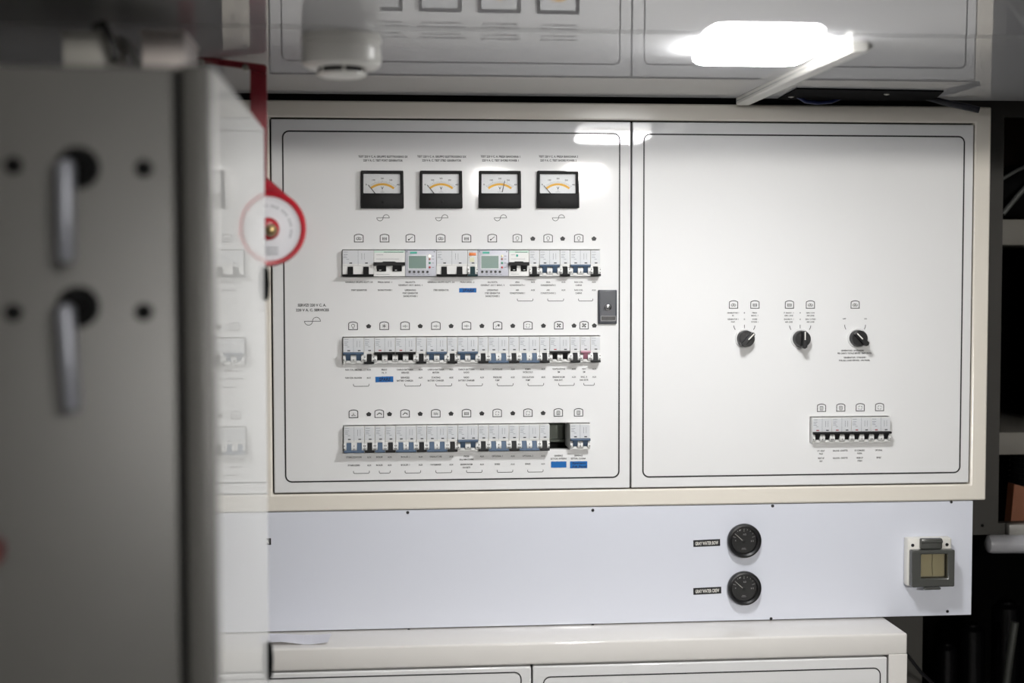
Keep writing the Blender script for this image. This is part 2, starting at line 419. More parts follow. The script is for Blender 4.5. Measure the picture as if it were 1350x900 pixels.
r2 = [(466, ['FAN COIL SALONE'], ['FAN COIL SALOON'], 486.3, (466, 486.5)), (506.5, ['FRIGO', 'N. 3'], [], None, None),
      (534, ['CARICA BATTERIA', 'SERVIZI'], ['SERVICES', 'BATTERY CHARGER'], 554.5, (533.6, 554.6)), (574.6, ['CARICA BATTERIA', 'MOTORI'], ['STARTING', 'BATTERY CHARGER'], 595, (574.6, 595.5)),
      (615, ['CARICA BATTERIA', 'RADIO'], ['RADIO', 'BATTERY CHARGER'], 635.5, (615, 636)), (655.8, ['AUTOCLAVE'], ['PRESSURE', 'PUMP'], 676, (655.5, 676.5)),
      (696, ['POMPA', 'RICIRCOLO'], ['CIRCULATION', 'PUMP'], 716.3, (696, 716.7)), (736.6, ['VENTILAZIONE', 'SM'], ['ENGINE ROOM', 'FAN EXT.'], 756.6, (736.5, 757)),
      (770, ['VENT', 'SM'], ['ENG. R', 'FAN EXTR'], 783.5, (769.6, 783.5))]
for px, it, en, aux, br in r2: rowleg(px, it, en, 486.6, 497.2, aux, br, 508.3, .004)
r3 = [(466.5, ['STABILIZZATORI'], ['STABILIZERS'], 486.8, (466, 487)), (500.3, ['BOILER'], ['BOILER'], 513.8, (500, 514.4)), (534.4, ['BOILER 1'], ['BOILER 1'], 554.6, (534, 554.6)),
      (574.6, ['DISSALATORE'], ['WATERMAKER'], 595, (574.5, 595.5)), (615, ['PRESE', 'SALA MACCHINE'], ['ENGINE ROOM', 'SOCKETS'], 635.4, (615, 635.6)),
      (655.6, ['OPTIONAL 1'], ['SPARE'], 676, (655.5, 676)), (695.8, ['OPTIONAL 2'], ['SPARE'], 716, (695.6, 716)),
      (736.2, ['GENERALE', 'SETTOR. INTERNI'], [], None, None), (762.4, ['GENERALE', 'SETTOR. CUCINA'], [], None, None)]
for px, it, en, aux, br in r3: rowleg(px, it, en, 601.2, 611.8, aux, br, 622.4, .0078)
# right door printing
for px, k in [(967, 'gen'), (995.2, 'plug'), (1040.7, 'plug'), (1068.3, 'gen'), (1127.3, 'gen')]: icon(px, 401.6, k, doorR)
def tick(b, pts): b.stroke([tuple(at(*q).xz) for q in pts], .0011, YP)
for c, l, r in [(981.3, ['GENERATORE 1', 'SX', 'GENERATOR 1', 'PORT'], ['PRESA', 'BANC. 1', 'SHORE', 'POWER 1']), (1054.8, ['P. BANC. 1', 'GEN. LINE', 'SHORE P. 1', 'AIR LINE'], ['GEN. 2 DX', 'AIR LINE', 'GEN. 2 STBD', 'AIR LINE'])]:
    ls = []
    for i, y in enumerate((412.2, 415.8, 420.6, 424.2)):
        ls += [(l[i], c-15, y), (r[i], c+13.6, y)]
        if i in (0, 2): ls.append(('0', c, y, 1.6))
    legend(ls, doorR, .0026, 1.75*MM)
    b = MB(); tick(b, [(c-14, 429), (c-13.4, 432), (c-12, 434.5)]); tick(b, [(c, 428), (c, 432.5)]); tick(b, [(c+14, 429), (c+13.4, 432), (c+12, 434.5)])
    b.build('printed_tick', INK, doorR, CO, solid=False)
legend([('OFF', 1113, 420, 4.6), ('ON', 1141, 420, 3.6)], doorR, .0026)
b = MB(); tick(b, [(1113.4, 428), (1113.8, 431), (1115, 434)]); tick(b, [(1141, 428), (1140.6, 431), (1139.4, 434)]); b.build('printed_tick', INK, doorR, CO, solid=False)
legend([('GENERATORE 1 IN STANDBY', 1124, 461.8, 32), ('PER CARICO TOTALE SERVIZI - EMERGENZA', 1126.5, 465.4, 47), ('GENERATOR 1 STANDBY', 1127, 471.0, 31), ('FOR ALL LOAD SERVICE - ON PANEL', 1126.5, 474.8, 43)], doorR, .0027, bold=True)
for px, k in [(1083, 'board'), (1108.4, 'board'), (1134, 'ring'), (1159.5, 'ring')]: icon(px, 537.2+(1120-px)*.013, k, doorR)
for px, it, en in [(1082.3, ['UT. VENT', 'PRUA'], ['VENT UP', 'BOW']), (1107.6, ['SALONE - DINETTE'], ['SALOON - DINETTE']), (1133.3, ['UT. COMANDO', 'POPPA'], ['HELM UP', 'STERN']), (1158.4, ['OPTIONAL'], ['SPARE'])]:
    o_ = (1120-px)*.012
    legend([(t, px, 593.6+o_+3.9*i) for i, t in enumerate(it)] + [(t, px, 603.3+o_+3.9*i) for i, t in enumerate(en)], doorR, wpc=1.7*MM)

# door latch, a sub-part of the meter door
b = MB(); a, c = at(788.2, 382), at(812.6, 426.6)
b.box(a.x, c.x, -.006, 0, c.z, a.z, 0, .0014)
b.box(a.x+.003, c.x-.003, -.0068, -.006, c.z+.003, a.z-.003, 0)
lc = at(800.6, 405)
b.lathe([(.0078, .0068), (.0078, .0085), (.0064, .0085), (.0064, .0072)], (lc.x, 0, lc.z), n=28, m=0)
b.lathe([(.0056, .0068), (.0056, .0100), (.0044, .0108), (.0001, .0108)], (lc.x, 0, lc.z), n=28, m=1)
b.box(lc.x-.0006, lc.x+.0006, -.0112, -.0106, lc.z-.003, lc.z+.003, 2)
s0, s1 = at(791.4, 416.4), at(810.8, 422)
b.stroke([(s0.x, s0.z), (s1.x, s0.z), (s1.x, s1.z), (s0.x, s1.z)], .0009, -.0071, closed=True, m=1)
b.flat([(s0.x, s0.z), (s1.x, s0.z), (s1.x, s1.z), (s0.x, s1.z)], -.00695, m=2)
b.build('latch', [mat('latch_black_plastic', (52, 55, 62), .4), CHROME, BLACK], doorL, CO)

# ------------------------------------------------------------------ panel voltmeters
AMBER = mat('amber_scale_ink', (228, 172, 40), .5, vary=0)
DIAL = mat('white_dial_card', (228, 230, 232), .5, vary=0)
def voltmeter(label, px, ang):
    c = at(px, 250); w, h = .0740, .0646
    root = thing('voltmeter', label, 'panel meter', (c.x, 0, c.z), 'voltmeters along the top of the door')
    bz = MB(); D = .0112
    # case as a plate with a window; the foot is a little wider than the crown
    bz.plate(-w/2, w/2, -h/2, h/2, -D, -.0001, [(-w*.442, w*.43, -h*.105, h*.42)])
    for i, v in enumerate(bz.v):
        t = (v[2]+h/2)/h; k = 1-.018*t
        bz.v[i] = (v[0]*k, v[1], v[2])
    bz.build('case', CASE, root, bevel=.0012)
    d = MB(); d.box(-w*.44, w*.428, -.0042, -.0030, -h*.103, h*.418)
    dial = d.build('dial', DIAL, root)
    a = MB(); cz = -h*.34
    y = -.00425
    a.stroke(arc(0, cz, .0312, 130, 50, 20), .0038, y, m=1)
    for k in range(21):
        t = R(130-80*k/20); l = .0335, (.0365 if k % 5 else .038)
        a.stroke([(l[0]*math.cos(t), cz+l[0]*math.sin(t)), (l[1]*math.cos(t), cz+l[1]*math.sin(t))], .0003, y, m=0)
    for k, s in enumerate(('0', '100', '200', '300', '400')):
        t = R(132-84*k/4); a.text(s, .0412*math.cos(t), cz+.0412*math.sin(t), .0026, y, w=.0014*len(s)+.001, m=0)
    a.text('V', 0, -h*.005+.0030, .0050, y, bold=True)
    a.stroke(arc(0, -.0025, .001, 0, 180, 6), .0003, y).stroke([(-.004, -.0042), (.004, -.0042)], .0003, y)
    a.build('scale_printing', [INK, AMBER], dial, solid=False)
    n = MB(); t = R(ang)
    p0 = Vector((.018*math.cos(t), cz+.018*math.sin(t))); p1 = Vector((.0385*math.cos(t), cz+.0385*math.sin(t)))
    q = Vector((-math.sin(t), math.cos(t)))
    n.prism([tuple(p0-q*.0008), tuple(p0+q*.0008), tuple(p1+q*.0005), tuple(p1-q*.0005)], -.0056, -.0052)
    n.build('needle', BLACK, root)
    lo = MB(); lo.box(-w*.47, w*.47, -D-.0008, -D+.0002, -h*.47, -h*.12, bev=.0006)
    lo.build('lower_cover', CASE, root)
    sc = MB(); sc.lathe([(.0026, D+.0007), (.0026, D+.0014), (.0018, D+.0019), (.0001, D+.0019)], (.0015, 0, -h*.33), n=20)
    sc.box(-.0006, .0036, -D-.0022, -D-.0018, -h*.33-.0003, -h*.33+.0003)
    sc.build('zero_screw', CASE, root)
    g = MB(); g.prism([(-D+.0040, -h*.104), (-D+.0045, -h*.104), (-D+.0011, h*.419), (-D+.0006, h*.419)], -w*.441, w*.429, 'x'); g.build('window_glass', GLASS, root)
    return root
voltmeter('voltmeter under the PORT GENERATOR heading, needle at zero', MX[0], 129)
voltmeter('voltmeter under the STBD GENERATOR heading, needle at zero', MX[1], 129)
voltmeter('voltmeter under the SHORE POWER 1 heading, needle swung past half scale', MX[2], 77)
voltmeter('voltmeter under the SHORE POWER 2 heading, needle resting at zero', MX[3], 131)

# ------------------------------------------------------------------ breakers
PF = .0108          # how far the faces stand out of the door
BH = .0455
REDINK = mat('red_rating_ink', (150, 30, 40), .5, vary=0)
TEAL = mat('teal_print', (70, 170, 150), .5, vary=0)
ORANGE = mat('orange_plastic', (222, 120, 50), .4)
MAUVE = mat('faded_pink_lever', (168, 112, 130), .4)
def breaker(n, up, col, mw=MOD, ink=GREYINK, mark=None):
    """n poles of width mw; up: lever bar in the middle, else at the foot. Local origin: foot, left edge, door plane."""
    root = bpy.data.objects.new('circuit_breaker', None); C.objects.link(root); root.empty_display_size = .01
    W = n*mw; e = .00022
    sw = .0088 if mw < .02 else .0100
    slots = [((i+.5)*mw-sw/2, (i+.5)*mw+sw/2, .0034, .0172) for i in range(n)]
    b = MB()
    b.plate(e, W-e, .0002, .0186, -PF+.001, -PF+.0070, slots)            # lever field with open slots
    b.box(e, W-e, -PF+.0072, .0600, .0002, BH-.0002)                     # carcass behind
    b.box(e, W-e, -PF, -PF+.0074, .0188, BH-.0002, bev=.0004, seg=1)     # face of the upper half
    if not (mw > .02 and not up):
        for i in range(n):                                               # rounded white cheeks either side of each slot
            for s in (-1, 1):
                x0 = (i+.5)*mw+s*sw/2; x1 = (i+.5)*mw+s*(mw/2-e)
                lo, hi = .0022, .0158
                prof = [(-PF+.001, lo), (-PF-.0022, lo+.0022), (-PF-.0034, lo+.005), (-PF-.0034, hi-.005), (-PF-.0020, hi-.0016), (-PF+.001, hi)]
                b.prism(prof, min(x0, x1), max(x0, x1), 'x')
    if up:
        for i in range(n):                                               # scalloped white foot of a raised lever
            c = (i+.5)*mw
            b.prism([(c-sw/2+.0003, .0020)] + [(c+sw/2*.9*math.cos(R(a)), .0030+.0026*math.sin(R(a))) for a in range(180, -1, -30)] + [(c+sw/2-.0003, .0020)], -PF-.0012, -PF+.001, 'y')
    b.build('body', BRK, root)
    lp = MB(); lp.box(e+.0007, W-e-.0007, -PF-.0003, -PF+.0001, .0215, BH-.0012)
    plate = lp.build('label_plate', PLATE, root)
    pr = MB(); y = -PF-.00045
    for i in range(1, n): pr.box(i*mw-.00022, i*mw+.00022, y, -PF, .0195, BH-.0006, m=0)
    pr.box(.0022, .0095, y, -PF-.0003, BH-.0036, BH-.0030, m=0)
    for k, (l, x) in enumerate([(.007, .0022), (.005, .0022), (.006, .0022), (.004, .0070)]):
        pr.box(x, x+l, y, -PF-.0003, BH-.0078-k*.0028, BH-.0071-k*.0028, m=0)
    for i in range(n):
        x = (i+.5)*mw+.0008
        pr.box(x-.0024, x+.0024, y, -PF-.0003, .0222, .0240, m=(2 if mark == 'red' and i % 2 == 0 else 1))
        if i: pr.box(i*mw+.006, i*mw+.0066, y, -PF-.0003, .029, .040, m=0).box(i*mw+.0105, i*mw+.0110, y, -PF-.0003, .029, .040, m=0)
    pr.build('printing', [ink, INK, REDINK], plate)
    tg = MB()
    for i in range(n):
        c = (i+.5)*mw; k = sw/2-.0004
        if up:
            tg.prism([(-PF+.0066, .0060), (-PF+.0028, .0060), (-PF-.0058, .0150), (-PF-.0070, .0180), (-PF+.0066, .0170)], c-k, c+k, 'x')
        else:
            tg.prism([(-PF+.0066, .0040), (-PF-.0052, .0036), (-PF-.0040, .0062), (-PF+.0012, .0166), (-PF+.0066, .0168)], c-k, c+k, 'x')
    if up:
        tg.prism([(-PF-.0008, .0160), (-PF-.0074, .0166), (-PF-.0086, .0184), (-PF-.0080, .0204), (-PF-.0008, .0206)], .0006, W-.0006, 'x')
    else:
        tg.prism([(-PF+.0008, .0003), (-PF-.0062, .0001), (-PF-.0072, .0016), (-PF-.0060, .0036), (-PF+.0008, .0040)], .0006, W-.0006, 'x')
    tg.build('lever', col, root)
    sc = MB()
    for i in range(n+1):
        x = min(max(i*mw, .0014), W-.0014)
        for z in ((.0062, .0118) if not up else (.0072,)):
            sc.lathe([(.0009, 0), (.0009, .0006), (.0001, .0006)], (x, -PF-.0033, z), n=10)
    if not (mw > .02 and not up): sc.build('rivet_head', DARKHOLE, root)
    return root
def rcd(n, mw, bar=.0075):
    """white residual-current breaker with a broad black handle bar and a green top stripe"""
    root = bpy.data.objects.new('residual_current_breaker', None); C.objects.link(root); root.empty_display_size = .01
    W = n*mw; e = .00022; b = MB()
    sl = [((i+.5)*mw-mw*.31, (i+.5)*mw+mw*.29, .0085, .0215) for i in range(n)]
    b.plate(e, W-e, .0002, .0240, -PF, -PF+.0070, sl)
    b.box(e, W-e, -PF+.0072, .0600, .0002, BH-.0002)
    b.box(e, W-e, -PF, -PF+.0074, .0242, BH-.0002, bev=.0004, seg=1)
    b.build('body', BRK, root)
    s = MB(); s.box(e+.0006, W-e-.0006, -PF-.0003, -PF+.0001, BH-.0045, BH-.0012, m=0)
    s.box(W*.32, W-.003, -PF-.0005, -PF-.0002, BH-.0040, BH-.0029, m=1)
    if n == 2 and mw < .02: s.box(W*.36, W*.46, -PF-.0005, -PF-.0002, .034, .038, m=2)
    s.box(.004, W*.3, -PF-.0005, -PF, BH-.0085, BH-.0079, m=3).box(.004, W*.8, -PF-.0005, -PF, .030, .0305, m=3)
    s.box(.004, W*.5, -PF-.0005, -PF, .0035, .004, m=3)
    s.build('label_stripe', [mat('pale_green_label', (196, 222, 208), .5), mat('dark_green_print', (66, 110, 92), .5), TEAL, GREYINK], root)
    t = MB()
    t.prism([(0.0004, .0188), (W-.0004, .0188), (W-.0004, .0246), (W*.72, .0246), (W*.66, .0258), (W*.30, .0258), (W*.26, .0246), (.0004, .0246)], -PF-.0085, -PF-.0002, 'y')
    for q in sl: t.prism([(-PF+.0060, .0088), (-PF-.0024, .0090), (-PF-.0080, .0190), (-PF+.006, .0210)], q[0]+.0004, q[1]-.0004, 'x')
    t.build('handle_bar', LEVER, root)
    m = MB()
    for q in sl: m.box(q[0]+.004, q[0]+.0075, -PF-.0042, -PF-.0034, .0105, .0114)
    m.build('position_mark', BRK, root)
    return root
def relay(lit):
    root = bpy.data.objects.new('earth_leakage_relay', None); C.objects.link(root); root.empty_display_size = .01
    W = 3*MOD; e = .00025
    b = MB(); b.box(e, W-e, -PF, .0600, .0002, BH-.0002, bev=.0008)
    b.build('body', mat('lavender_grey_plastic', (196, 197, 206), .4), root)
    f = MB(); f.plate(.0045, .0380, .0118, .0372, -PF-.0014, -PF+.0001, [(.0062, .0362, .0138, .0354)]); f.build('screen_bezel', mat('pale_bezel_plastic', (208, 210, 214), .35), root)
    s = MB(); s.box(.0062, .0362, -PF-.0006, -PF+.0002, .0138, .0354); s.build('screen', mat('lcd_green_grey', (126, 148, 140), .12), root)
    l = MB(); l.box(.0085, .0205, -PF-.0004, -PF+.0001, .0392, .0428); l.build('name_label', TEAL, root)
    for z, c in [(.0352, (250, 240, 190)), (.0300, (170, 120, 110)), (.0232, (60, 140, 110)), (.0156, (190, 70, 70))]:
        led = MB(); led.lathe([(.0019, 0), (.0019, .0008), (.0012, .0016), (.0001, .0018)], (.0425, -PF, z), n=16)
        if lit and z > .034: led.build('indicator_lamp', mat('lit_indicator', c, .3, vary=0, emit=1.6), root)
        else: led.build('indicator_lamp', mat('indicator_%d' % int(z*1e4), c, .3, vary=0), root)
    for k in range(5):
        q = MB(); q.lathe([(.0022, -.0004), (.0022, .0008), (.0017, .0013), (.0001, .0013)], (.0078+k*.0077, -PF, .0078), n=18); q.build('button', BLACK, root)
    d = MB()
    for k in range(4): d.box(.0462, .0500, -PF-.0004, -PF, (.0352, .0300, .0232, .0156)[k]-.0004, (.0352, .0300, .0232, .0156)[k]+.0004)
    for k in range(4): d.box(.014+k*.008, .018+k*.008, -PF-.0004, -PF, .0028, .0034)
    for q in ((.003, .0428), (.0505, .0428)): d.lathe([(.0012, 0), (.0012, .0004)], (q[0], -PF, q[1]), n=12)
    d.build('printing', GREYINK, root)
    return root
def orange_unit():
    root = breaker(1, False, mat('dark_teal_lever', (40, 62, 66), .35)); root.name = 'trip_module'
    o = MB(); o.box(.0030, .0150, -PF-.0016, -PF, BH-.0095, BH-.0045, bev=.0005); o.build('orange_tab', ORANGE, root)
    p = MB(); p.box(.004, .012, -PF-.0012, -PF, .025, .033); p.build('test_label', mat('pale_yellow_label', (214, 214, 184), .5), root)
    return root

protos = {}
GROUP = {1: 'devices in the top breaker row', 2: 'breakers in the middle row', 3: 'breakers in the bottom row', 4: 'breakers at the foot of the selector door'}
def place(kind, row, mods, label, cat='circuit breaker'):
    key = kind
    make = {'b2u': lambda: breaker(2, True, BLUE), 'b2d': lambda: breaker(2, False, BLUE), 'k2u': lambda: breaker(2, True, LEVER, mark='red'), 'k1d': lambda: breaker(1, False, LEVER),
            'b1d': lambda: breaker(1, False, BLUE), 'p1u': lambda: breaker(1, True, MAUVE), 'gen': lambda: breaker(2, False, LEVER, mw=.027), 'rcd3': lambda: rcd(2, .027), 'rcd2': lambda: rcd(2, MOD),
            'relay_lit': lambda: relay(True), 'relay': lambda: relay(False), 'orange': orange_unit}[kind]
    if key not in protos: o = protos[key] = make()
    else: o = copy_tree(protos[key])
    x0, z0 = (RGX, RGZ) if row == 4 else (ROWX, ROWZ[row])
    o.location = (x0+mods*MOD, 0, z0-.0012-BH)
    tag(o, label, cat, GROUP[row])
WID = {'b2u': 2, 'b2d': 2, 'k2u': 2, 'k1d': 1, 'b1d': 1, 'p1u': 1, 'gen': 3, 'rcd3': 3, 'rcd2': 2, 'relay_lit': 3, 'relay': 3, 'orange': 1}
def fill_row(row, items):
    m = 0
    for it in items:
        if it[0] == 'gap': m += it[1]; continue
        place(it[0], row, m, it[1], *(it[2:3])); m += WID[it[0]]
T, M_, B_ = 'top', 'middle', 'bottom'
fill_row(1, [('gen', 'wide two-lever black breaker above the PORT GENERATOR legend'), ('rcd3', 'white breaker with black handle bar and green stripe above the SHORE POWER 1 legend'),
             ('relay_lit', 'grey relay with screen and lit indicator, above the PORT GENERATOR lifesaving legend', 'protection relay'), ('gen', 'wide two-lever black breaker above the STBD GENERATOR legend'),
             ('orange', 'narrow trip module with an orange tab above the blue tape', 'trip module'), ('relay', 'grey relay with unlit indicators, above the STBD GENERATOR lifesaving legend', 'protection relay'),
             ('rcd2', 'white breaker with black bar and teal square, above AIR CONDITIONING 1'), ('k1d', 'narrow black-lever breaker beside the AIR CONDITIONING 1 breaker'),
             ('b2u', 'two-pole blue breaker with raised lever above AIR CONDITIONING 2'), ('k1d', 'narrow black-lever breaker beside the AIR CONDITIONING 2 breaker'),
             ('b2u', 'two-pole blue breaker with raised lever above FAN COIL CABINS'), ('k1d', 'narrow black-lever breaker beside the FAN COIL CABINS breaker, end of top row')])
fill_row(2, [('b2u', 'two-pole blue breaker, lever raised, above FAN COIL SALOON'), ('k1d', 'narrow black-lever breaker beside the FAN COIL SALOON breaker'),
             ('k2u', 'two-pole black breaker, lever raised, above FRIGO and the blue SPARE tape'), ('k2u', 'two-pole black breaker, lever raised, above the SERVICES battery charger legend'),
             ('k1d', 'narrow black-lever breaker beside the SERVICES battery charger breaker'), ('b2u', 'two-pole blue breaker, lever raised, above the STARTING battery charger legend'),
             ('k1d', 'narrow black-lever breaker beside the STARTING battery charger breaker'), ('b2u', 'two-pole blue breaker, lever raised, above the RADIO battery charger legend'),
             ('k1d', 'narrow black-lever breaker beside the RADIO battery charger breaker'), ('b2d', 'two-pole blue breaker, lever down, above the PRESSURE PUMP legend'),
             ('k1d', 'narrow black-lever breaker beside the PRESSURE PUMP breaker'), ('b2d', 'two-pole blue breaker, lever down, above the CIRCULATION PUMP legend'),
             ('k1d', 'narrow black-lever breaker beside the CIRCULATION PUMP breaker'), ('k2u', 'two-pole black breaker, lever raised, above the ENGINE ROOM fan legend'),
             ('k1d', 'narrow black-lever breaker between the two fan symbol breakers'), ('p1u', 'narrow breaker with a faded pink lever under the second fan symbol'),
             ('k1d', 'narrow black-lever breaker at the end of the middle row')])
fill_row(3, [('b2d', 'two-pole blue breaker, lever down, above the STABILIZERS legend'), ('k1d', 'narrow black-lever breaker beside the STABILIZERS breaker'),
             ('b1d', 'narrow single blue-lever breaker above the BOILER legend'), ('k1d', 'narrow black-lever breaker beside the narrow BOILER breaker'),
             ('b2d', 'two-pole blue breaker, lever down, above the BOILER 1 legend'), ('k1d', 'narrow black-lever breaker beside the BOILER 1 breaker'),
             ('b2d', 'two-pole blue breaker, lever down, above the WATERMAKER legend'), ('k1d', 'narrow black-lever breaker beside the WATERMAKER breaker'),
             ('b2u', 'two-pole blue breaker, lever raised, above the ENGINE ROOM SOCKETS legend'), ('k1d', 'narrow black-lever breaker beside the ENGINE ROOM SOCKETS breaker'),
             ('b2d', 'two-pole blue breaker, lever down, above the OPTIONAL 1 legend'), ('k1d', 'narrow black-lever breaker beside the OPTIONAL 1 breaker'),
             ('b2d', 'two-pole blue breaker, lever down, above the OPTIONAL 2 legend'), ('k1d', 'narrow black-lever breaker beside the empty slot of the bottom row'),
             ('gap', 2), ('b2u', 'two-pole blue breaker past the empty slot, above the written blue tape')])
fill_row(4, [('k2u', 'two-pole black breaker above the VENT UP legend'), ('k2u', 'two-pole black breaker above the SALOON legend'),
             ('k2u', 'two-pole black breaker above the HELM legend'), ('k2u', 'two-pole black breaker above the SPARE legend, end of its row')])

# ------------------------------------------------------------------ blue tape labels
PEN = mat('dark_blue_pen_ink', (3, 16, 58), .6, vary=0)
def tape(px0, px1, py0, py1, label, lines, rot=0.0):
    a, c = at(px0, py0), at(px1, py1); cx, cz = (a.x+c.x)/2, (a.z+c.z)/2; w, h = c.x-a.x, a.z-c.z
    b = MB(); n = 10
    top = [(-w/2+w*i/n, h/2+random.uniform(-.0002, .0002)) for i in range(n+1)]
    bot = [(w/2-w*i/n, -h/2+random.uniform(-.0002, .0002)) for i in range(n+1)]
    b.prism(top+bot, -.0005, 0, 'y')
    o = b.build('tape_label', TAPE, None, None); o.location = (cx, -.00015, cz); o.rotation_euler = (0, rot, 0)
    tag(o, label, 'tape label', 'blue tape labels on the breaker door')
    if lines:
        t = MB()
        for i, s in enumerate(lines):
            hh = h*.62/len(lines)
            t.text(s, random.uniform(-.001, .001), h*.5-(i+.5)*h/len(lines), hh, -.0006, w=min(w*.82, len(s)*.0040), bold=True, sk=.2)
        t.build('handwriting', PEN, o, solid=False)
tape(605.3, 628, 379.6, 385.4, 'blue tape reading SPARE under the top breaker row', ['SPARE'])
tape(495, 518.6, 496.2, 503.4, 'blue tape reading SPARE under the middle breaker row', ['SPARE'], R(-.8))
tape(726.4, 746.7, 608.2, 616, 'unmarked blue tape below the empty breaker slot', [])
tape(751.4, 774.2, 608, 616.6, 'blue tape with two handwritten lines under the last bottom breaker', ['System', 'Sub Panel'])

# ------------------------------------------------------------------ selector knobs
def knob(px, py, ang, label):
    c = at(px, py); root = thing('selector_switch', label, 'selector switch', (c.x, 0, c.z), 'selector switches on the white door')
    r = .0142
    b = MB(); b.lathe([(.0176, 0), (.0176, .0016), (.0166, .0030), (.0150, .0030), (.0150, .0004)], (0, 0, 0), n=44); b.build('base_ring', mat('satin_white_ring', (222, 222, 222), .25), root)
    k = MB(); k.lathe([(.0138, .0006), (r, .004), (r, .0175), (r-.001, .0190), (.0001, .0190)], (0, 0, 0), n=44); kn = k.build('knob', BLACK, root)
    t = R(ang); u = Vector((math.cos(t), math.sin(t))); q = Vector((-u.y, u.x))
    g = MB()
    pts = [u*.0142+q*.0030, u*.0150, u*.0142-q*.0030, -u*.0145-q*.0046, -u*.0168, -u*.0145+q*.0046]
    g.prism([tuple(p) for p in pts], -.0300, -.0188, 'y'); gr = g.build('grip', BLACK, root, bevel=.0012)
    l = MB(); p0, p1 = u*-.001, u*.0136
    l.prism([tuple(p0-q*.0010), tuple(p1-q*.0010), tuple(p1+q*.0010), tuple(p0+q*.0010)], -.0304, -.0299, 'y'); l.build('pointer_line', WHITEP, gr)
knob(981.6, 446.0, 45, 'black selector knob turned to SHORE POWER, first of three')
knob(1055.0, 446.2, 90, 'black selector knob pointing straight up, middle of three')
knob(1129.6, 445.4, 135, 'black selector knob turned to OFF above small standby text')

# ------------------------------------------------------------------ fascia panel under the cabinet
YF = .003
FL, FR = X(296, 740, YF), at(1281.6, 740, YF).x
FT, FBt = at(820, 664, YF).z, at(1240, 811.2, YF).z
fas = thing('fascia_panel', 'long cool-white panel between the wall cabinet and the ledge', 'panel', ((FL+FR)/2, YF, FBt))
FO = fas.location.copy()
b = MB(); b.plate(FL, FR, FBt, BOXB-.0012, YF, YF+.012, []); b.build('sheet', FASC, fas, FO, bevel=.0008)
for px, py in [(537.5, 675.4), (781.5, 672.3), (1018.5, 666.7), (1254, 661.4), (539, 830.3), (781.5, 823.9), (1016.5, 815.2), (1249, 805.6)]:
    p = at(px, py, YF); s = MB(); s.lathe([(.0027, 0), (.0027, .0008), (.0018, .0018), (.0001, .0019)], (p.x, YF, p.z), n=16); s.build('screw', mat('dark_screw', (40, 40, 42), .4, metal=.5), fas, FO)
def gauge(px, py, label):
    c = at(px, py, YF); root = thing('tank_gauge', label, 'gauge', (c.x, YF, c.z), 'round gauges on the cool-white panel')
    r = .0306
    b = MB(); b.lathe([(r*.97, 0), (r, .004), (r, .0105), (r*.965, .0128), (r*.88, .0136), (r*.77, .0116), (r*.745, .0085), (r*.745, .0030)], (0, 0, 0), n=64, cap=False); b.build('bezel', BLACK, root)
    d = MB(); d.lathe([(r*.75, .0030), (r*.75, .0042), (.0001, .0042)], (0, 0, 0), n=48); dl_ = d.build('dial', mat('dark_dial', (38, 38, 39), .45, vary=.1, scale=40), root)
    m = MB(); y = -.0044
    for k in range(9):
        t = R(160-140*k/8); q0, q1 = r*.62, r*(.70 if k % 4 else .70)
        q0 = r*(.52 if k % 4 == 0 else .62)
        m.stroke([(q0*math.cos(t), q0*math.sin(t)), (q1*math.cos(t), q1*math.sin(t))], .0007, y)
    m.text('1/2', .0015, r*.36, .0030, y, w=.0052).text('0', -r*.5, 0, .0026, y).text('1/1', r*.5, -.001, .0030, y, w=.0050)
    m.stroke([(-.0045, -r*.52), (.0045, -r*.52)], .0006, y).stroke([(-.0035, -r*.45), (.003, -r*.45)], .0006, y)
    m.disc(-r*.26, r*.60, .0013, y, 12)
    m.build('dial_printing', mat('white_dial_ink', (210, 210, 208), .5, vary=0), dl_, solid=False)
    n = MB(); t = R(138); u = Vector((math.cos(t), math.sin(t))); q = Vector((-u.y, u.x)); o_ = Vector((-.0008, -.0016))
    n.prism([tuple(o_-q*.0007), tuple(o_+u*r*.66-q*.0004), tuple(o_+u*r*.66+q*.0004), tuple(o_+q*.0007)], -.0062, -.0056, 'y'); n.build('needle', WHITEP, root)
    h = MB(); h.lathe([(.0030, .0043), (.0030, .0066), (.0001, .0070)], (-.0008, 0, -.0016), n=20); h.build('needle_hub', BLACK, root)
    g = MB(); g.lathe([(r*.76, .0090), (r*.76, .0096)], (0, 0, 0), n=48); g.build('glass', GLASS, root)
gauge(980.0, 711.6, 'round black gauge beside the GRAY WATER BOW strip')
gauge(980.0, 774.0, 'round black gauge beside the GRAY WATER CREW strip')
def strip(px0, px1, py0, py1, t, label, rot):
    a, c = at(px0, py0, YF), at(px1, py1, YF); w, h = c.x-a.x, a.z-c.z
    b = MB(); b.box(-w/2, w/2, -.0006, -.0001, -h/2, h/2, bev=.0002, seg=1)
    o = b.build('label_strip', mat('black_embossed_tape', (18, 18, 22), .35), None); o.location = ((a.x+c.x)/2, YF, (a.z+c.z)/2); o.rotation_euler = (0, rot, 0)
    tag(o, label, 'label strip', 'embossed black label strips')
    m = MB(); m.text(t, 0, 0, h*.52, -.0007, w=w*.86, bold=True); m.build('lettering', WHITEP, o, solid=False)
strip(914, 949.3, 711.4, 719.6, 'GRAY WATER BOW', 'black strip reading GRAY WATER BOW beside the upper gauge', R(-1.6))
strip(914, 950.8, 774.4, 782.4, 'GRAY WATER CREW', 'black strip reading GRAY WATER CREW beside the lower gauge', R(-1.6))
strip(319, 357.4, 709.8, 718, 'GRAY WATER', 'black strip mostly hidden behind the white locker side', 0)

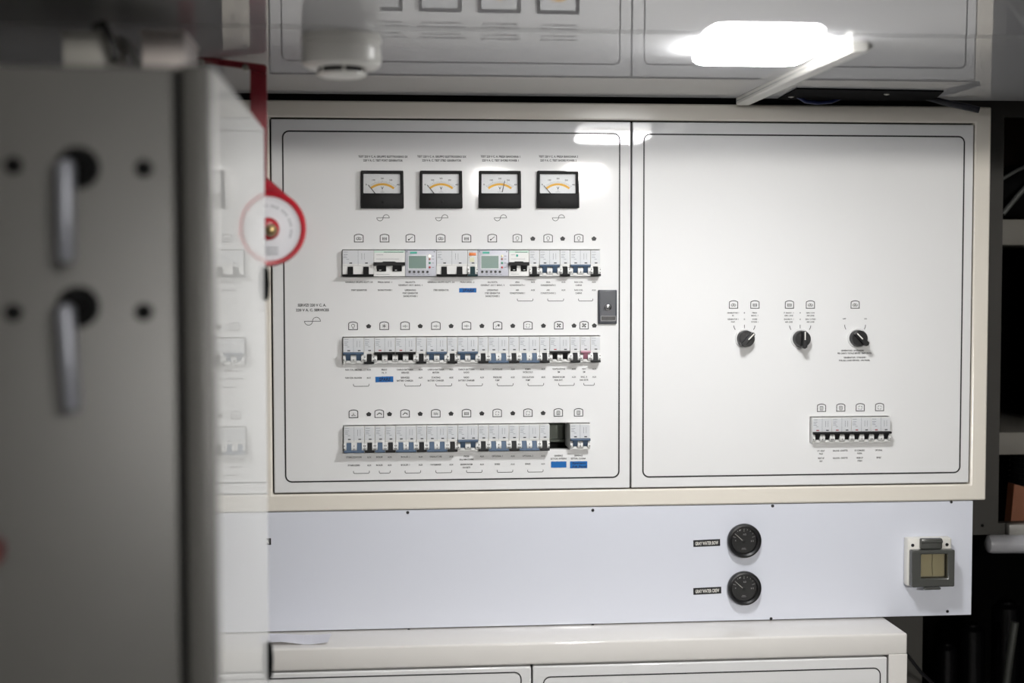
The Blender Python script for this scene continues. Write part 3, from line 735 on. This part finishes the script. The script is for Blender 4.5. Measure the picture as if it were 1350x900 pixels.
# weatherproof switch
a, c = at(1191.2, 706, YF), at(1248.6, 768.5, YF); W_, H_ = c.x-a.x, a.z-c.z
sx, sz = (a.x+c.x)/2, (a.z+c.z)/2
sw_ = thing('weatherproof_switch', 'double rocker switch behind a smoky flip lid at the panel end', 'switch', (sx, YF, sz))
b = MB(); b.box(-W_/2, W_/2, -.020, 0, -H_/2, H_/2-.001, bev=.004, seg=3); b.build('base', WHITEP, sw_)
SM = clear('smoky_plastic', (236, 234, 226), 1.45, .08)
SMD = mat('smoky_grey_plastic', (76, 77, 74), .22)
b = MB(); wx0, wx1, wz0, wz1 = -W_*.26, W_*.33, -H_*.30, H_*.19
b.plate(-W_/2+.003, W_/2-.0005, -H_/2+.0015, H_*.27, -.036, -.0202, [(wx0, wx1, wz0, wz1)]); b.box(-W_*.19, W_*.19, -.037, -.030, -H_/2-.0035, -H_/2+.001)
b.build('lid_frame', SMD, sw_, bevel=.003)
b = MB(); b.box(wx0+.0002, wx1-.0002, -.0345, -.0335, wz0+.0002, wz1-.0002); b.build('lid_window', SM, sw_)
b = MB(); b.box(-W_*.24, W_*.24, -.030, -.0202, H_*.28, H_/2-.0005, bev=.002); b.tube([(-W_*.24, -.0285, H_*.43), (W_*.24, -.0285, H_*.43)], .0028, 12); b.build('hinge', SMD, sw_)
for k in (0, 1):
    x0 = wx0+.002+k*(wx1-wx0-.004)/2
    b = MB(); b.prism([(-.0201, wz0+.003), (-.0275, wz0+.003), (-.0235, 0-.003), (-.0265, wz1-.002), (-.0201, wz1-.002)], x0+.0005, x0+(wx1-wx0-.004)/2-.0005, 'x'); b.build('rocker', mat('ivory_rocker', (226, 222, 206), .35), sw_)
for k in (-1, 1):
    b = MB(); b.lathe([(.0030, .0195), (.0030, .0206), (.0001, .0206)], (k*W_*.385, 0, H_*.345), n=16); b.build('screw', BLACK, sw_)

# ------------------------------------------------------------------ lower cabinet with its ledge
pb = at(1164, 814.4, YF); LZ = pb.z
pf = atz(1196.8, 834.6, LZ); LYF = pf.y; LXR = pf.x
LXL = -.42
low = thing('lower_cabinet', 'cream low cabinet with a wide ledge, below the cool-white panel', 'cabinet', ((LXL+LXR)/2, LYF/2, 0))
LO = low.location.copy()
gtz = at(820, 874.2, LYF).z; gsx = at(701.5, 885, LYF).x; grx = at(1171, 870, LYF).x
b = MB(); b.box(LXL, LXR, LYF, .10, gtz+.0015, LZ, bev=.004, seg=3); b.build('worktop', LEDGE, low, LO)
b = MB(); b.plate(LXL, LXR-.0002, .08, gtz+.0012, LYF+.0003, LYF+.02, [(LXL+.03, grx+.0015, .12, gtz+.0030)]); b.build('front_frame', LEDGE, low, LO, bevel=.001)
b = MB(); b.box(LXL, LXL+.018, LYF+.0202, .098, .08, gtz+.0012).box(LXR-.019, LXR-.001, LYF+.0202, .098, .08, gtz+.0012).box(LXL+.02, LXR-.02, .08, .097, .08, gtz+.0012).box(LXL+.03, LXR-.03, LYF+.03, .09, 0, .08)
b.build('carcass', CREAM, low, LO)
def lowdoor(x0, x1, px0, px1, pyb, label):
    d = MB(); d.plate(x0+.0015, x1-.0015, .122, gtz-.0015, LYF+.0004, LYF+.019, []); o = d.build('door', DOOR, low, LO, bevel=.0025)
    l = MB(); xa, xb = at(px0, pyb, LYF).x, at(px1, pyb, LYF).x; zt = at((max(px0, 300)+px1)/2, pyb, LYF).z
    l.stroke(rrect(xa, xb, .15, zt, .012), .0022, LYF+.0004-.0004, closed=True); l.build('border_line', INK, o, LO, solid=False)
lowdoor(LXL+.03, gsx, 200, 687, 887+4, '')
lowdoor(gsx, grx, 716.5, 1160.5, 886.3, '')
# papers on the ledge
b = MB(); p0 = atz(350, 850.6, LZ); p1 = atz(432, 849.6, LZ); p2 = atz(437, 838, LZ); p3 = atz(340, 839, LZ)
n = 8
for k in range(n):
    t0, t1 = k/n, (k+1)/n
    l = lambda u, v: (p0*(1-u)+p1*u)*(1-v)+(p3*(1-u)+p2*u)*v
    for v in range(3):
        q = []
        for (uu, vv) in ((t0, v/3), (t1, v/3), (t1, (v+1)/3), (t0, (v+1)/3)):
            w = l(uu, vv); lift = .0030+.0022*math.sin(uu*7)*(1-vv*.5)+.0014*(1-uu); q.append((w.x, w.y, LZ+max(.0008, lift)))
        z_ = [(x, y, z-.0005) for x, y, z in q]
        b.add(q+z_, [(0, 1, 2, 3), (7, 6, 5, 4), (0, 4, 5, 1), (1, 5, 6, 2), (2, 6, 7, 3), (3, 7, 4, 0)])
tag(b.build('paper_sheet', mat('white_paper', (226, 226, 234), .7, vary=.02), None, ((p0+p2)/2)), 'curled white paper sheet lying on the ledge by the locker', 'paper')

# ------------------------------------------------------------------ ceiling, walls, floor
YSEAM = atz(675, 39.8, ZC).y
b = MB(); b.box(-1.3, 2.2, YSEAM+.0035, -.028, ZC, ZC+.018); struct(b.build('ceiling', CEIL, bevel=.0015))
tilt = math.tan(R(.75)); yn = -4.35; ye = -1.45; ZU = 2.08
b = MB()
zs_, zn_ = ZC, ZC-(YSEAM-ye)*tilt
b.add([(-1.3, YSEAM-.0035, zs_), (2.2, YSEAM-.0035, zs_), (2.2, ye, zn_), (-1.3, ye, zn_), (-1.3, YSEAM-.0035, zs_+.018), (2.2, YSEAM-.0035, zs_+.018), (2.2, ye, zn_+.018), (-1.3, ye, zn_+.018)],
      [(0, 1, 2, 3), (7, 6, 5, 4), (0, 4, 5, 1), (1, 5, 6, 2), (2, 6, 7, 3), (3, 7, 4, 0)])
struct(b.build('ceiling', CEIL, bevel=.0015))
b = MB(); b.box(-1.3, 2.2, YSEAM-.05, YSEAM+.05, ZC+.019, ZC+.03); struct(b.build('trim_seam', mat('grey_seam_backing', (110, 110, 116), .6)))
b = MB(); b.box(-1.3, 2.2, -.06, .6, ZC+.06, ZC+.08); struct(b.build('ceiling', mat('dark_void', (14, 14, 14), .8)))
b = MB(); b.box(-1.3, 2.2, ye-.02, ye-.0005, zn_-.004, ZU); struct(b.build('trim_riser', CEIL))
b = MB(); b.box(-1.3, 2.2, yn, ye-.0005, ZU, ZU+.02); struct(b.build('ceiling', CEIL))
b = MB(); b.box(-1.3, 2.2, yn, 1.0, -.02, 0); struct(b.build('floor', mat('grey_deck', (140, 140, 140), .4, vary=.08)))
WY = .14
hx0, hx1 = at(1320, 420, WY).x, at(1420, 420, WY).x
hz1, hz0 = at(1335, 154, WY).z, at(1335, 689, WY).z
gx0 = at(1216, 860, WY).x; gz1 = at(1330, 704, WY).z
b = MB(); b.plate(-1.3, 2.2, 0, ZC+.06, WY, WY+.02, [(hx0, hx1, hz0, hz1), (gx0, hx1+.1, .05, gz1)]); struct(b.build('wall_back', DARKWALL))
b = MB(); b.box(-1.32, -1.3, yn, WY, 0, ZU+.02); struct(b.build('wall_left', mat('grey_side_wall', (150, 150, 148), .5)))
b = MB(); b.box(2.2, 2.22, yn, WY, 0, ZU+.02); struct(b.build('wall_right', mat('dark_side_wall', (70, 70, 70), .5)))
b = MB(); b.box(-1.3, 2.2, yn-.02, yn, 0, ZU+.02); struct(b.build('wall_front', mat('white_bulkhead', (150, 150, 152), .5)))
# recess behind the wall openings
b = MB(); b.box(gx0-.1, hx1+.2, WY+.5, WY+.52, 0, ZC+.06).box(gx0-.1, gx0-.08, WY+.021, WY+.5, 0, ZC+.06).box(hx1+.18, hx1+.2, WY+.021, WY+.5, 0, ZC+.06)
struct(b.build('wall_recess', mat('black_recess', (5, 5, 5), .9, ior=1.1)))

# ------------------------------------------------------------------ ceiling lamps
def lamp(cx, cy, zc, w, d, t, label, m, rim, wall=False):
    root = thing('wall_lamp' if wall else 'ceiling_lamp', label, 'lamp', (cx, cy, zc), 'white bulkhead lamps on the far wall' if wall else None)
    if wall: root.rotation_euler = (R(90), 0, 0)
    b = MB(); b.prism(rrect(-w/2+.004, w/2-.004, -d/2+.004, d/2-.004, .016), -.005, -.0002, 'z'); b.build('base_plate', WHITEP, root)
    b = MB(); pr = [(0, -.005), (0, -t*.75), (.004, -t), (.012, -t*1.08)]
    vs, fs = [], []
    for ins, z in pr:
        for p in rrect(-w/2+ins, w/2-ins, -d/2+ins, d/2-ins, .018): vs.append((p[0], p[1], z))
    n = len(vs)//len(pr)
    for k in range(len(pr)-1):
        for i in range(n): fs.append((k*n+i, k*n+(i+1) % n, (k+1)*n+(i+1) % n, (k+1)*n+i))
    b.add(vs, fs); b.add(vs[-n:], [tuple(range(n))], 1); b.build('diffuser', [rim, m], root, solid=False)
lnr, lnl = atz(1094, 48, ZC), atz(943, 47, ZC)
LW = lnr.x-lnl.x; LT = .016
lfar = atz(990, 86, ZC-LT)
lamp((lnl.x+lnr.x)/2, (lnl.y+lfar.y)/2, ZC, LW, lfar.y-lnl.y, LT, 'bright oblong white ceiling lamp beside the trunking strip', LAMP, LAMPR)
for px, py, lm, l in [(771, 231, LAMPB, 'white lamp on the far wall, mirrored beside the last voltmeter'), (648, 241, LAMPC, 'white lamp on the far wall, mirrored between two voltmeters')]:
    d = ray(px, py); k = (DIST-(yn+.03))/d.y
    lamp(d.x*k, yn+.0005, CZ+d.z*k, .125, .075, .03, l, lm, lm, True)

# trunking strip on the ceiling
ta, tb = atz(978, 131, ZC), atz(1122, 54.5, ZC)
tx = (ta.x+tb.x)/2+.004
b = MB(); yb, yf_ = -.034, tb.y
prof = [(tx-.012, ZC), (tx-.012, ZC-.011), (tx-.010, ZC-.013), (tx+.010, ZC-.013), (tx+.012, ZC-.011), (tx+.012, ZC)]
root = thing('surface_mounted_trunking', 'white cable trunking strip on the ceiling beside the bright lamp', 'trunking', (tx, yb, ZC)); TO = root.location.copy()
b.prism([(p[0], p[1]) for p in prof], yf_, yb, 'y'); b.build('channel', WHITEP, root, TO, bevel=.0008)
b = MB(); b.box(tx-.0124, tx-.0115, yf_, yb, ZC-.0065, ZC-.0058); b.build('cover_seam', GREYINK, root, TO)
sp = atz(1145, 60.5, ZC)
b = MB(); b.lathe([(.005, .0001), (.005, .002), (.003, .004), (.0001, .0042)], (sp.x, sp.y, ZC), (0, 0, -1), 18); tag(b.build('ceiling_screw', STEEL, None, (sp.x, sp.y, ZC)), 'single steel screw head on the ceiling past the trunking end', 'screw')

# black cover plate over the ceiling cut-out with cables
q0, q1, q2, q3 = atz(1014, 134.5, ZC), atz(1050, 115.5, ZC), atz(1244, 119, ZC), atz(1200, 134, ZC)
root = thing('cover_plate', 'black plate over the ceiling cut-out above the cabinet', 'plate', ((q0.x+q2.x)/2, (q0.y+q2.y)/2, ZC)); PO = root.location.copy()
b = MB(); b.prism([(q0.x, -.034), (q1.x, q1.y), (q2.x, q2.y), (q3.x+.03, -.034)], ZC-.0025, ZC-.0002, 'z'); b.build('sheet', mat('black_sheet', (6, 6, 8), .85, ior=1.15), root, PO)
for px, py in [(1043, 125), (1169, 121.5)]:
    p = atz(px, py, ZC); b = MB(); b.lathe([(.005, .0024), (.005, .004), (.0001, .0055)], (p.x, p.y, ZC), (0, 0, -1), 18); b.build('screw', STEEL, root, PO)
NAVY = mat('navy_cable_sheath', (10, 12, 26), .5)
pc = [(1204, 124, .0), (1222, 129, -.03), (1250, 136, -.05), (1276, 141.5, -.06), (1291, 145, -.065)]
b = MB(); pts = [at(x, y, Y_-.02) for x, y, Y_ in pc]; b.tube(pts, [.003, .0045, .0055, .006, .0055], 12); tag(b.build('hanging_cable', NAVY, None, pts[0]), 'dark navy cable end drooping past the cabinet top corner', 'cable')
pc = [at(1050, 126, -.06), at(1062, 133.5, -.055), at(1078, 135.5, -.05), at(1096, 134, -.045), at(1108, 129, -.04)]
b = MB(); b.tube(pc, .0035, 12); tag(b.build('hanging_cable', mat('blue_cable_sheath', (30, 42, 92), .35), None, pc[0]), 'short blue cable loop hanging from the black ceiling plate', 'cable')

# smoke detector
sd = atz(450, 47, ZC)
root = thing('smoke_detector', 'round white smoke detector hanging under the glossy ceiling', 'smoke detector', (sd.x, sd.y, ZC))
b = MB(); b.lathe([(.0500, .0002), (.0510, .004), (.0512, .010), (.0490, .012), (.0490, .0135), (.0505, .015), (.0505, .034), (.0490, .0385), (.0440, .0415), (.0320, .0420)], (0, 0, 0), (0, 0, -1), 56); b.build('housing', WHITEP, root)
b = MB(); b.lathe([(.0300, .0415), (.0300, .0482)], (0, 0, 0), (0, 0, -1), 40); b.build('sensing_chamber', RUBBER, root)
b = MB(); b.lathe([(.0315, .0480), (.0315, .0498), (.026, .0525), (.0001, .0530)], (0, 0, 0), (0, 0, -1), 40)
for k in range(6):
    t = 2*math.pi*(k+.62)/6; b.box(.0305*math.cos(t)-.0016, .0305*math.cos(t)+.0016, .0305*math.sin(t)-.0016, .0305*math.sin(t)+.0016, -.0482, -.0414)
b.build('cap', WHITEP, root)

# ------------------------------------------------------------------ tall grey locker in the foreground
LK_Y0 = -DIST+1.31; LK_Y1 = -DIST+1.885
LKX = at(281, 450, LK_Y0).x
LKZ = at(150, 83, LK_Y0).z
LKL = LKX-.62
lk = thing('tall_locker', 'tall grey locker with two lever handles, close to the camera', 'locker', ((LKX+LKL)/2, (LK_Y0+LK_Y1)/2, 0)); KO = lk.location.copy()
gx = at(238, 450, LK_Y0).x
b = MB(); b.box(LKL, LKX-.002, LK_Y0+.02, LK_Y1-.003, .0, LKZ, bev=.003); b.build('carcass', LOCKER, lk, KO)
b = MB(); b.box(gx+.004, LKX, LK_Y0, LK_Y0+.0198, 0.01, LKZ, bev=.002); b.build('corner_post', LOCKER, lk, KO)
b = MB(); b.box(LKX-.0018, LKX+.0012, LK_Y0+.021, LK_Y1, .01, LKZ-.001); b.build('side_panel', SIDE, lk, KO)
b = MB(); b.box(LKL+.01, gx-.004, LK_Y0, LK_Y0+.0195, .05, LKZ-.002, bev=.003); dk = b.build('door', LOCKER, lk, KO)
b = MB(); b.box(gx-.006, gx+.006, LK_Y0+.012, LK_Y0+.0199, .03, LKZ-.004); b.build('door_gasket', RUBBER, lk, KO)
for (hx, hy, tx_, ty_) in [(104, 221, 88, 345), (104, 404, 96, 541)]:
    h = at(hx, hy, LK_Y0); t = at(tx_, ty_, LK_Y0-.056)
    b = MB(); b.lathe([(.0185, -.0005), (.0185, .006), (.0165, .0085), (.0100, .0090), (.0095, .048), (.0001, .050)], h, n=32, m=0)
    hh = Vector((h.x, LK_Y0-.054, h.z))
    b.tube([(h.x, LK_Y0-.040, h.z), hh+Vector((0, 0, -.004)), hh*.85+Vector((t.x, LK_Y0-.056, t.z))*.15, hh*.5+t*.5, t*.97+hh*.03, t], [.006, .0075, .0075, .0072, .0068, .005], 14, m=1)
    b.build('handle', [RUBBER, mat('satin_aluminium', (128, 130, 138), .42, metal=.4)], dk, KO)
for px, py in [(18, 218), (190, 222), (18, 412), (190, 411)]:
    p = at(px, py, LK_Y0); b = MB(); b.lathe([(.0078, -.0005), (.0078, .002), (.0050, .0040), (.0001, .0042)], p, n=24); b.build('bolt', RUBBER, dk, KO)
p = at(-9, 722, LK_Y0); b = MB(); b.lathe([(.012, -.0005), (.012, .012), (.015, .020), (.012, .028), (.0001, .030)], p, n=24); b.build('knob', mat('dark_red_knob', (92, 40, 40), .4), dk, KO)
for y0_, y1_ in [(352, 396), (846, 896)]:
    p0 = at(346, y0_, LK_Y1-.022); p1 = at(346, y1_, LK_Y1-.022); p0.x = p1.x = LKX+.0030; b = MB()
    b.tube([p0, p0*.9+p1*.1, p0*.5+p1*.5, p0*.1+p1*.9, p1], [.0015, .0045, .0058, .0045, .0015], 12)
    b.build('rubber_bumper', RUBBER, lk, KO)

# things on top of the locker
for px0, px1, py0, Y_, dep, label, m in [(82, 146, 41, -DIST+1.62, .10, 'grey carton on top of the tall locker, strapped by black cable', mat('grey_carton', (150, 148, 142), .6)),
                                    (186, 243, 39, -DIST+1.66, .12, 'white carton on the locker top beside the red bracket', mat('white_carton', (186, 178, 174), .6))]:
    a, c = at(px0, py0, Y_), at(px1, py0, Y_); z1 = min(a.z, ZC-.006)
    root = thing('carton', label, 'carton', ((a.x+c.x)/2, Y_+dep/2, LKZ), 'cartons stacked on the locker')
    w = c.x-a.x; h = z1-LKZ
    b = MB(); b.box(-w/2, w/2, -dep/2, dep/2, .0003, h-.006, bev=.002); b.build('tray', m, root)
    b = MB(); b.box(-w/2-.0015, w/2+.0015, -dep/2-.0015, dep/2+.0015, h-.0058, h, bev=.001); b.build('lid', m, root)
b = MB(); pts = [at(125, 36, -DIST+1.60), at(136, 31, -DIST+1.585), at(142, 44, -DIST+1.58), at(149, 60, -DIST+1.58), at(152, 74, -DIST+1.58), at(150, 80, -DIST+1.585)]
b.tube(pts, .0042, 10); tag(b.build('hanging_cable', BLACK, None, pts[0]), 'black cable hanging down beside the grey carton', 'cable')
b = MB(); pts = [at(160, 52, -DIST+1.64), at(166, 56, -DIST+1.62), at(172, 66, -DIST+1.61), at(179, 78, -DIST+1.60), at(182, 82, -DIST+1.61)]
b.tube(pts, .0034, 10); tag(b.build('hanging_cable', mat('grey_cable', (70, 70, 68), .5), None, pts[0]), 'grey cable end lying on the locker between two cartons', 'cable')

# red bracket behind the locker and the alarm bell it carries
RY = -DIST+2.06
def rp(px, py): p = at(px, py, RY); return (p.x, p.z)
root = thing('steel_bracket', 'red steel bracket frame standing behind the white locker side', 'bracket', (at(300, 240, RY).x, RY, at(300, 240, RY).z)); BO = root.location.copy()
b = MB(); b.prism([rp(236, 74.5), rp(270, 75.2), rp(349, 85.5), rp(351.8, 88), rp(351.8, 98), rp(330, 92), rp(275, 84), rp(236, 84)], RY-.004, RY+.006, 'y'); b.build('top_bar', RED, root, BO, bevel=.001)
b = MB(); b.prism([rp(330, 92), rp(351.8, 98), rp(351.8, 175), rp(351.8, 266), rp(344, 266), rp(344, 180), rp(330, 160)], RY-.002, RY+.004, 'y'); b.build('upright', RED, root, BO, bevel=.0008)
b = MB(); b.prism([rp(236, 84), rp(258, 84), rp(258, 300), rp(236, 300)], RY-.002, RY+.004, 'y'); b.build('upright', RED, root, BO, bevel=.0008)
for px, py in [(265.5, 81.5), (324, 89.5)]:
    p = at(px, py, RY-.004); b = MB(); b.lathe([(.0045, -.001), (.0045, .003), (.0001, .005)], p, n=16); b.build('screw', STEEL, root, BO)
bc = at(353, 301, RY-.05)
root = thing('hanging_alarm_bell', 'red round bell with white printed face and brass centre by the locker', 'alarm bell', tuple(bc))
ax = Vector((.10, -1, -.12)).normalized(); r = .0535
b = MB(); b.lathe([(r*.70, -.060), (r*.94, -.030), (r*.98, -.006), (r, .000), (r*.985, .006), (r*.93, .010), (r*.85, .0095), (r*.83, .006)], (0, 0, 0), ax, 56); b.build('shell', mat('bright_red_paint', (176, 14, 34), .25), root)
nk0 = at(337, 244, RY+.03)-bc
b = MB(); b.tube([ax*-.030, ax*-.030*.6+nk0*.4, nk0], [r*.92, r*.80, r*.40], 32); b.build('neck', mat('bright_red_paint', (176, 14, 34), .25), root)
b = MB(); b.lathe([(r*.84, .0058), (r*.84, .0072), (r*.30, .0078), (r*.30, .0060)], (0, 0, 0), ax, 56, cap=False); fc = b.build('face', mat('white_face_card', (232, 232, 238), .4), root)
b = MB(); u = Vector((1, .1, 0)).normalized(); w = ax.cross(u).normalized(); u = w.cross(ax).normalized()
if w.z < 0: w = -w
if u.x < 0: u = -u
def ringtext(rad, a0, a1, n, h):
    for k in range(n):
        if k % 5 == 4: continue
        t = R(a0+(a1-a0)*k/(n-1)); e_ = Vector((0, 0, 0))
        for (dr, dt) in ((0, 0),):
            c0 = (u*math.cos(t)+w*math.sin(t)); tn = (-u*math.sin(t)+w*math.cos(t))
            o_ = ax*.0082
            b.add([c0*(rad-h/2)-tn*.0007+o_, c0*(rad+h/2)-tn*.0007+o_, c0*(rad+h/2)+tn*.0007+o_, c0*(rad-h/2)+tn*.0007+o_], [(0, 1, 2, 3)])
ringtext(r*.60, 165, -20, 34, .003)
for k in range(3): 
    z = -r*(.50+.08*k); b.add([u*-.012+w*z+ax*.0082, u*.014+w*z+ax*.0082, u*.014+w*(z+.0012)+ax*.0082, u*-.012+w*(z+.0012)+ax*.0082], [(0, 1, 2, 3)])
b.build('face_printing', GREYINK, fc, solid=False)
b = MB(); b.lathe([(r*.30, .006), (r*.28, .010), (r*.20, .012), (.0001, .0125)], (0, 0, 0), ax, 32); b.build('hub', mat('bright_red_paint', (176, 14, 34), .25), root)
b = MB(); o_ = ax*.018+u*.004-w*.001; b.lathe([(.0001, -.009), (.006, -.0072), (.0088, -.002), (.0088, .002), (.006, .0072), (.0001, .009)], o_, ax, 24); b.build('brass_cap', mat('brass', (150, 130, 90), .3, metal=.8), root)

# ------------------------------------------------------------------ the dark bay beside the cabinet
def bay_shelf(py0, py1, label):
    a, c = at(1320.5, py0, WY+.021), at(1420, py1, WY+.021)
    b = MB(); b.box(hx0-.03, hx1+.05, WY+.021, WY+.45, c.z, a.z, bev=.002)
    tag(b.build('shelf', mat('grey_shelf_paint', (112, 109, 102), .6), None, (hx0, WY+.2, c.z)), label, 'shelf', 'shelves in the dark bay')
bay_shelf(289, 323, 'grey shelf edge in the dark bay above the dark gap')
bay_shelf(570, 598, 'grey shelf edge in the dark bay just above the ribbed hose')
b = MB(); a, c = at(1316, 150, WY+.30), at(1400, 240, WY+.30); b.box(a.x, c.x, WY+.30, WY+.32, Z(289, 1335, WY+.3)+.005, a.z, bev=.003); tag(b.build('plywood_board', mat('dark_plywood', (58, 36, 28), .6, vary=.15), None, (a.x, WY+.3, c.z)), 'dark plywood board standing at the back of the top shelf', 'board')
# black bag on the upper shelf
zs = at(1335, 289, WY+.1).z
b = MB(); ctr = Vector((at(1352, 245, WY+.12).x, WY+.14, zs))
vs, fs, nu, nv = [], [], 24, 12
for j in range(nv+1):
    for i in range(nu):
        t, f_ = 2*math.pi*i/nu, math.pi*j/nv
        k = 1+.06*math.sin(3*t+j)
        vs.append(ctr+Vector((.085*k*math.sin(f_)*math.cos(t), .06*k*math.sin(f_)*math.sin(t), max(0, .055-.058*math.cos(f_)*-1*-1+.0) if False else .056-.0555*math.cos(f_))))
for j in range(nv):
    for i in range(nu): fs.append((j*nu+i, j*nu+(i+1) % nu, (j+1)*nu+(i+1) % nu, (j+1)*nu+i))
b.add(vs, fs); tag(b.build('duffel_bag', mat('black_nylon', (7, 7, 8), .8, ior=1.2), None, ctr), 'black soft bag lying on the upper shelf of the dark bay', 'bag')
for (x0, y0, x1, y1), l in [((1321, 236, 1360, 216), 'thin grey pipe crossing high in front of the black bag'), ((1322, 282, 1362, 236), 'thicker grey pipe slanting low in front of the black bag')]:
    p0, p1 = at(x0, y0, WY+.05), at(x1, y1, WY+.05); b = MB(); b.tube([p0, (p0+p1)/2+Vector((0, 0, .002)), p1], .0035 if y0 < 250 else .005, 12); tag(b.build('pipe', mat('grey_pipe', (84, 86, 84), .4), None, p0), l, 'pipe', 'pipes in the dark bay')
# ribbed hose
hc = at(1340, 598, WY+.08); hb = at(1340, 664, WY+.08)
b = MB(); prof = []; n = 12; L_ = hc.z-hb.z+.02
for k in range(n+1):
    t = k/n*L_; prof += [(.036, t), (.041, t+L_/n*.3), (.041, t+L_/n*.55), (.036, t+L_/n*.8)]
b.lathe(prof, (hc.x+.028, hc.y, hb.z-.02), (0, 0, 1), 32); tag(b.build('ribbed_hose', mat('black_hose', (16, 17, 16), .25), None, (hc.x+.028, hc.y, hb.z-.02)), 'black ribbed hose standing in the bay under the lower shelf', 'hose')
p = at(1338, 689, WY+.03); t = at(1338, 640, WY+.03)
b = MB(); b.prism([(p.x-.012, p.z), (p.x+.08, p.z), (p.x+.08, t.z-.02), (p.x+.03, t.z-.006), (p.x-.006, t.z+.004)], WY+.022, WY+.05, 'y'); tag(b.build('wood_wedge', mat('orange_wood', (120, 72, 46), .5, vary=.15), None, (p.x, WY+.03, p.z)), 'orange-brown wooden wedge in front of the ribbed hose', 'wood piece')
# white pipe
rr = .018; pa, pb_ = at(1300, 717, WY-.018), at(1410, 716, WY-.018)
b = MB(); b.tube([pa, pa+Vector((.004, 0, 0)), pa+Vector((.012, 0, 0)), pb_], [rr*.5, rr*.9, rr, rr], 24); tag(b.build('surface_mounted_pipe', mat('white_pipe', (158, 158, 162), .3), None, pa), 'thick white pipe with rounded end under the bay opening', 'pipe')
b = MB(); a, c = at(1326, 689.5, WY-.004), at(1420, 703, WY-.004); b.box(a.x, c.x, WY-.02, WY-.0005, c.z, a.z, bev=.002); tag(b.build('ledge_bracket', mat('light_grey_paint', (136, 134, 130), .4), None, (a.x, WY, c.z)), 'light grey ledge strip along the foot of the bay opening', 'ledge')
p = at(1295, 692.5, WY); b = MB(); b.lathe([(.003, 0), (.003, .001), (.0001, .002)], p, n=14); tag(b.build('wall_screw', RUBBER, None, p), 'small dark screw in the grey wall below the cabinet corner', 'screw')
# machinery hoses in the lower bay
for px, py0, rad, l in [(1248, 815, .022, 'black upright cylinder in the lower bay nearest the ledge'), (1282, 790, .026, 'black upright cylinder in the lower bay below the panel corner'), (1328, 760, .030, 'black upright cylinder in the lower bay under the white pipe')]:
    p = at(px, py0, WY+.16); b = MB(); h = p.z-.05
    b.lathe([(rad, 0), (rad, h-.03), (rad*.95, h-.012), (rad*.6, h-.004), (rad*.6, h)], (p.x, p.y, 0.0), (0, 0, 1), 32); tag(b.build('gas_cylinder', mat('black_gloss_enamel', (5, 5, 6), .22, ior=1.35), None, (p.x, p.y, 0)), l, 'cylinder', 'black cylinders in the lower bay')
b = MB(); pts = [at(1338, 820, WY+.05), at(1332, 860, WY+.05), at(1326, 905, WY+.05)]; b.tube(pts, .008, 12); tag(b.build('hose', mat('grey_green_hose', (46, 48, 44), .5), None, pts[0]), 'grey-green hose hanging low in the dark bay', 'hose')
b = MB(); pts = [at(1196, 862, .05), at(1204, 873, .05), at(1214, 886, .06), at(1226, 897, .08), at(1240, 915, .1)]; b.tube(pts, .0032, 10); tag(b.build('hanging_cable', BLACK, None, pts[0]), 'thin black cable slanting down behind the ledge corner', 'cable')

# ------------------------------------------------------------------ camera, world, view
cam = bpy.data.cameras.new('camera'); co = bpy.data.objects.new('camera', cam); C.objects.link(co)
m = Matrix(((RT.x, UP.x, -FW.x, 0), (RT.y, UP.y, -FW.y, -DIST), (RT.z, UP.z, -FW.z, CZ), (0, 0, 0, 1)))
co.matrix_world = m
cam.sensor_width = 36; cam.lens = F_PX/1350*36; cam.clip_start = .05
cam.dof.use_dof = True; cam.dof.focus_distance = (at(760, 440)-EYE).dot(FW); cam.dof.aperture_fstop = 2.0
bpy.context.scene.camera = co
w = bpy.data.worlds.new('world'); bpy.context.scene.world = w; w.use_nodes = True
w.node_tree.nodes['Background'].inputs[0].default_value = (.5, .5, .5, 1); w.node_tree.nodes['Background'].inputs[1].default_value = .02
vs_ = bpy.context.scene.view_settings
vs_.view_transform = 'Standard'; vs_.look = 'None'; vs_.gamma = 1; vs_.exposure = 0.12; vs_.use_curve_mapping = False
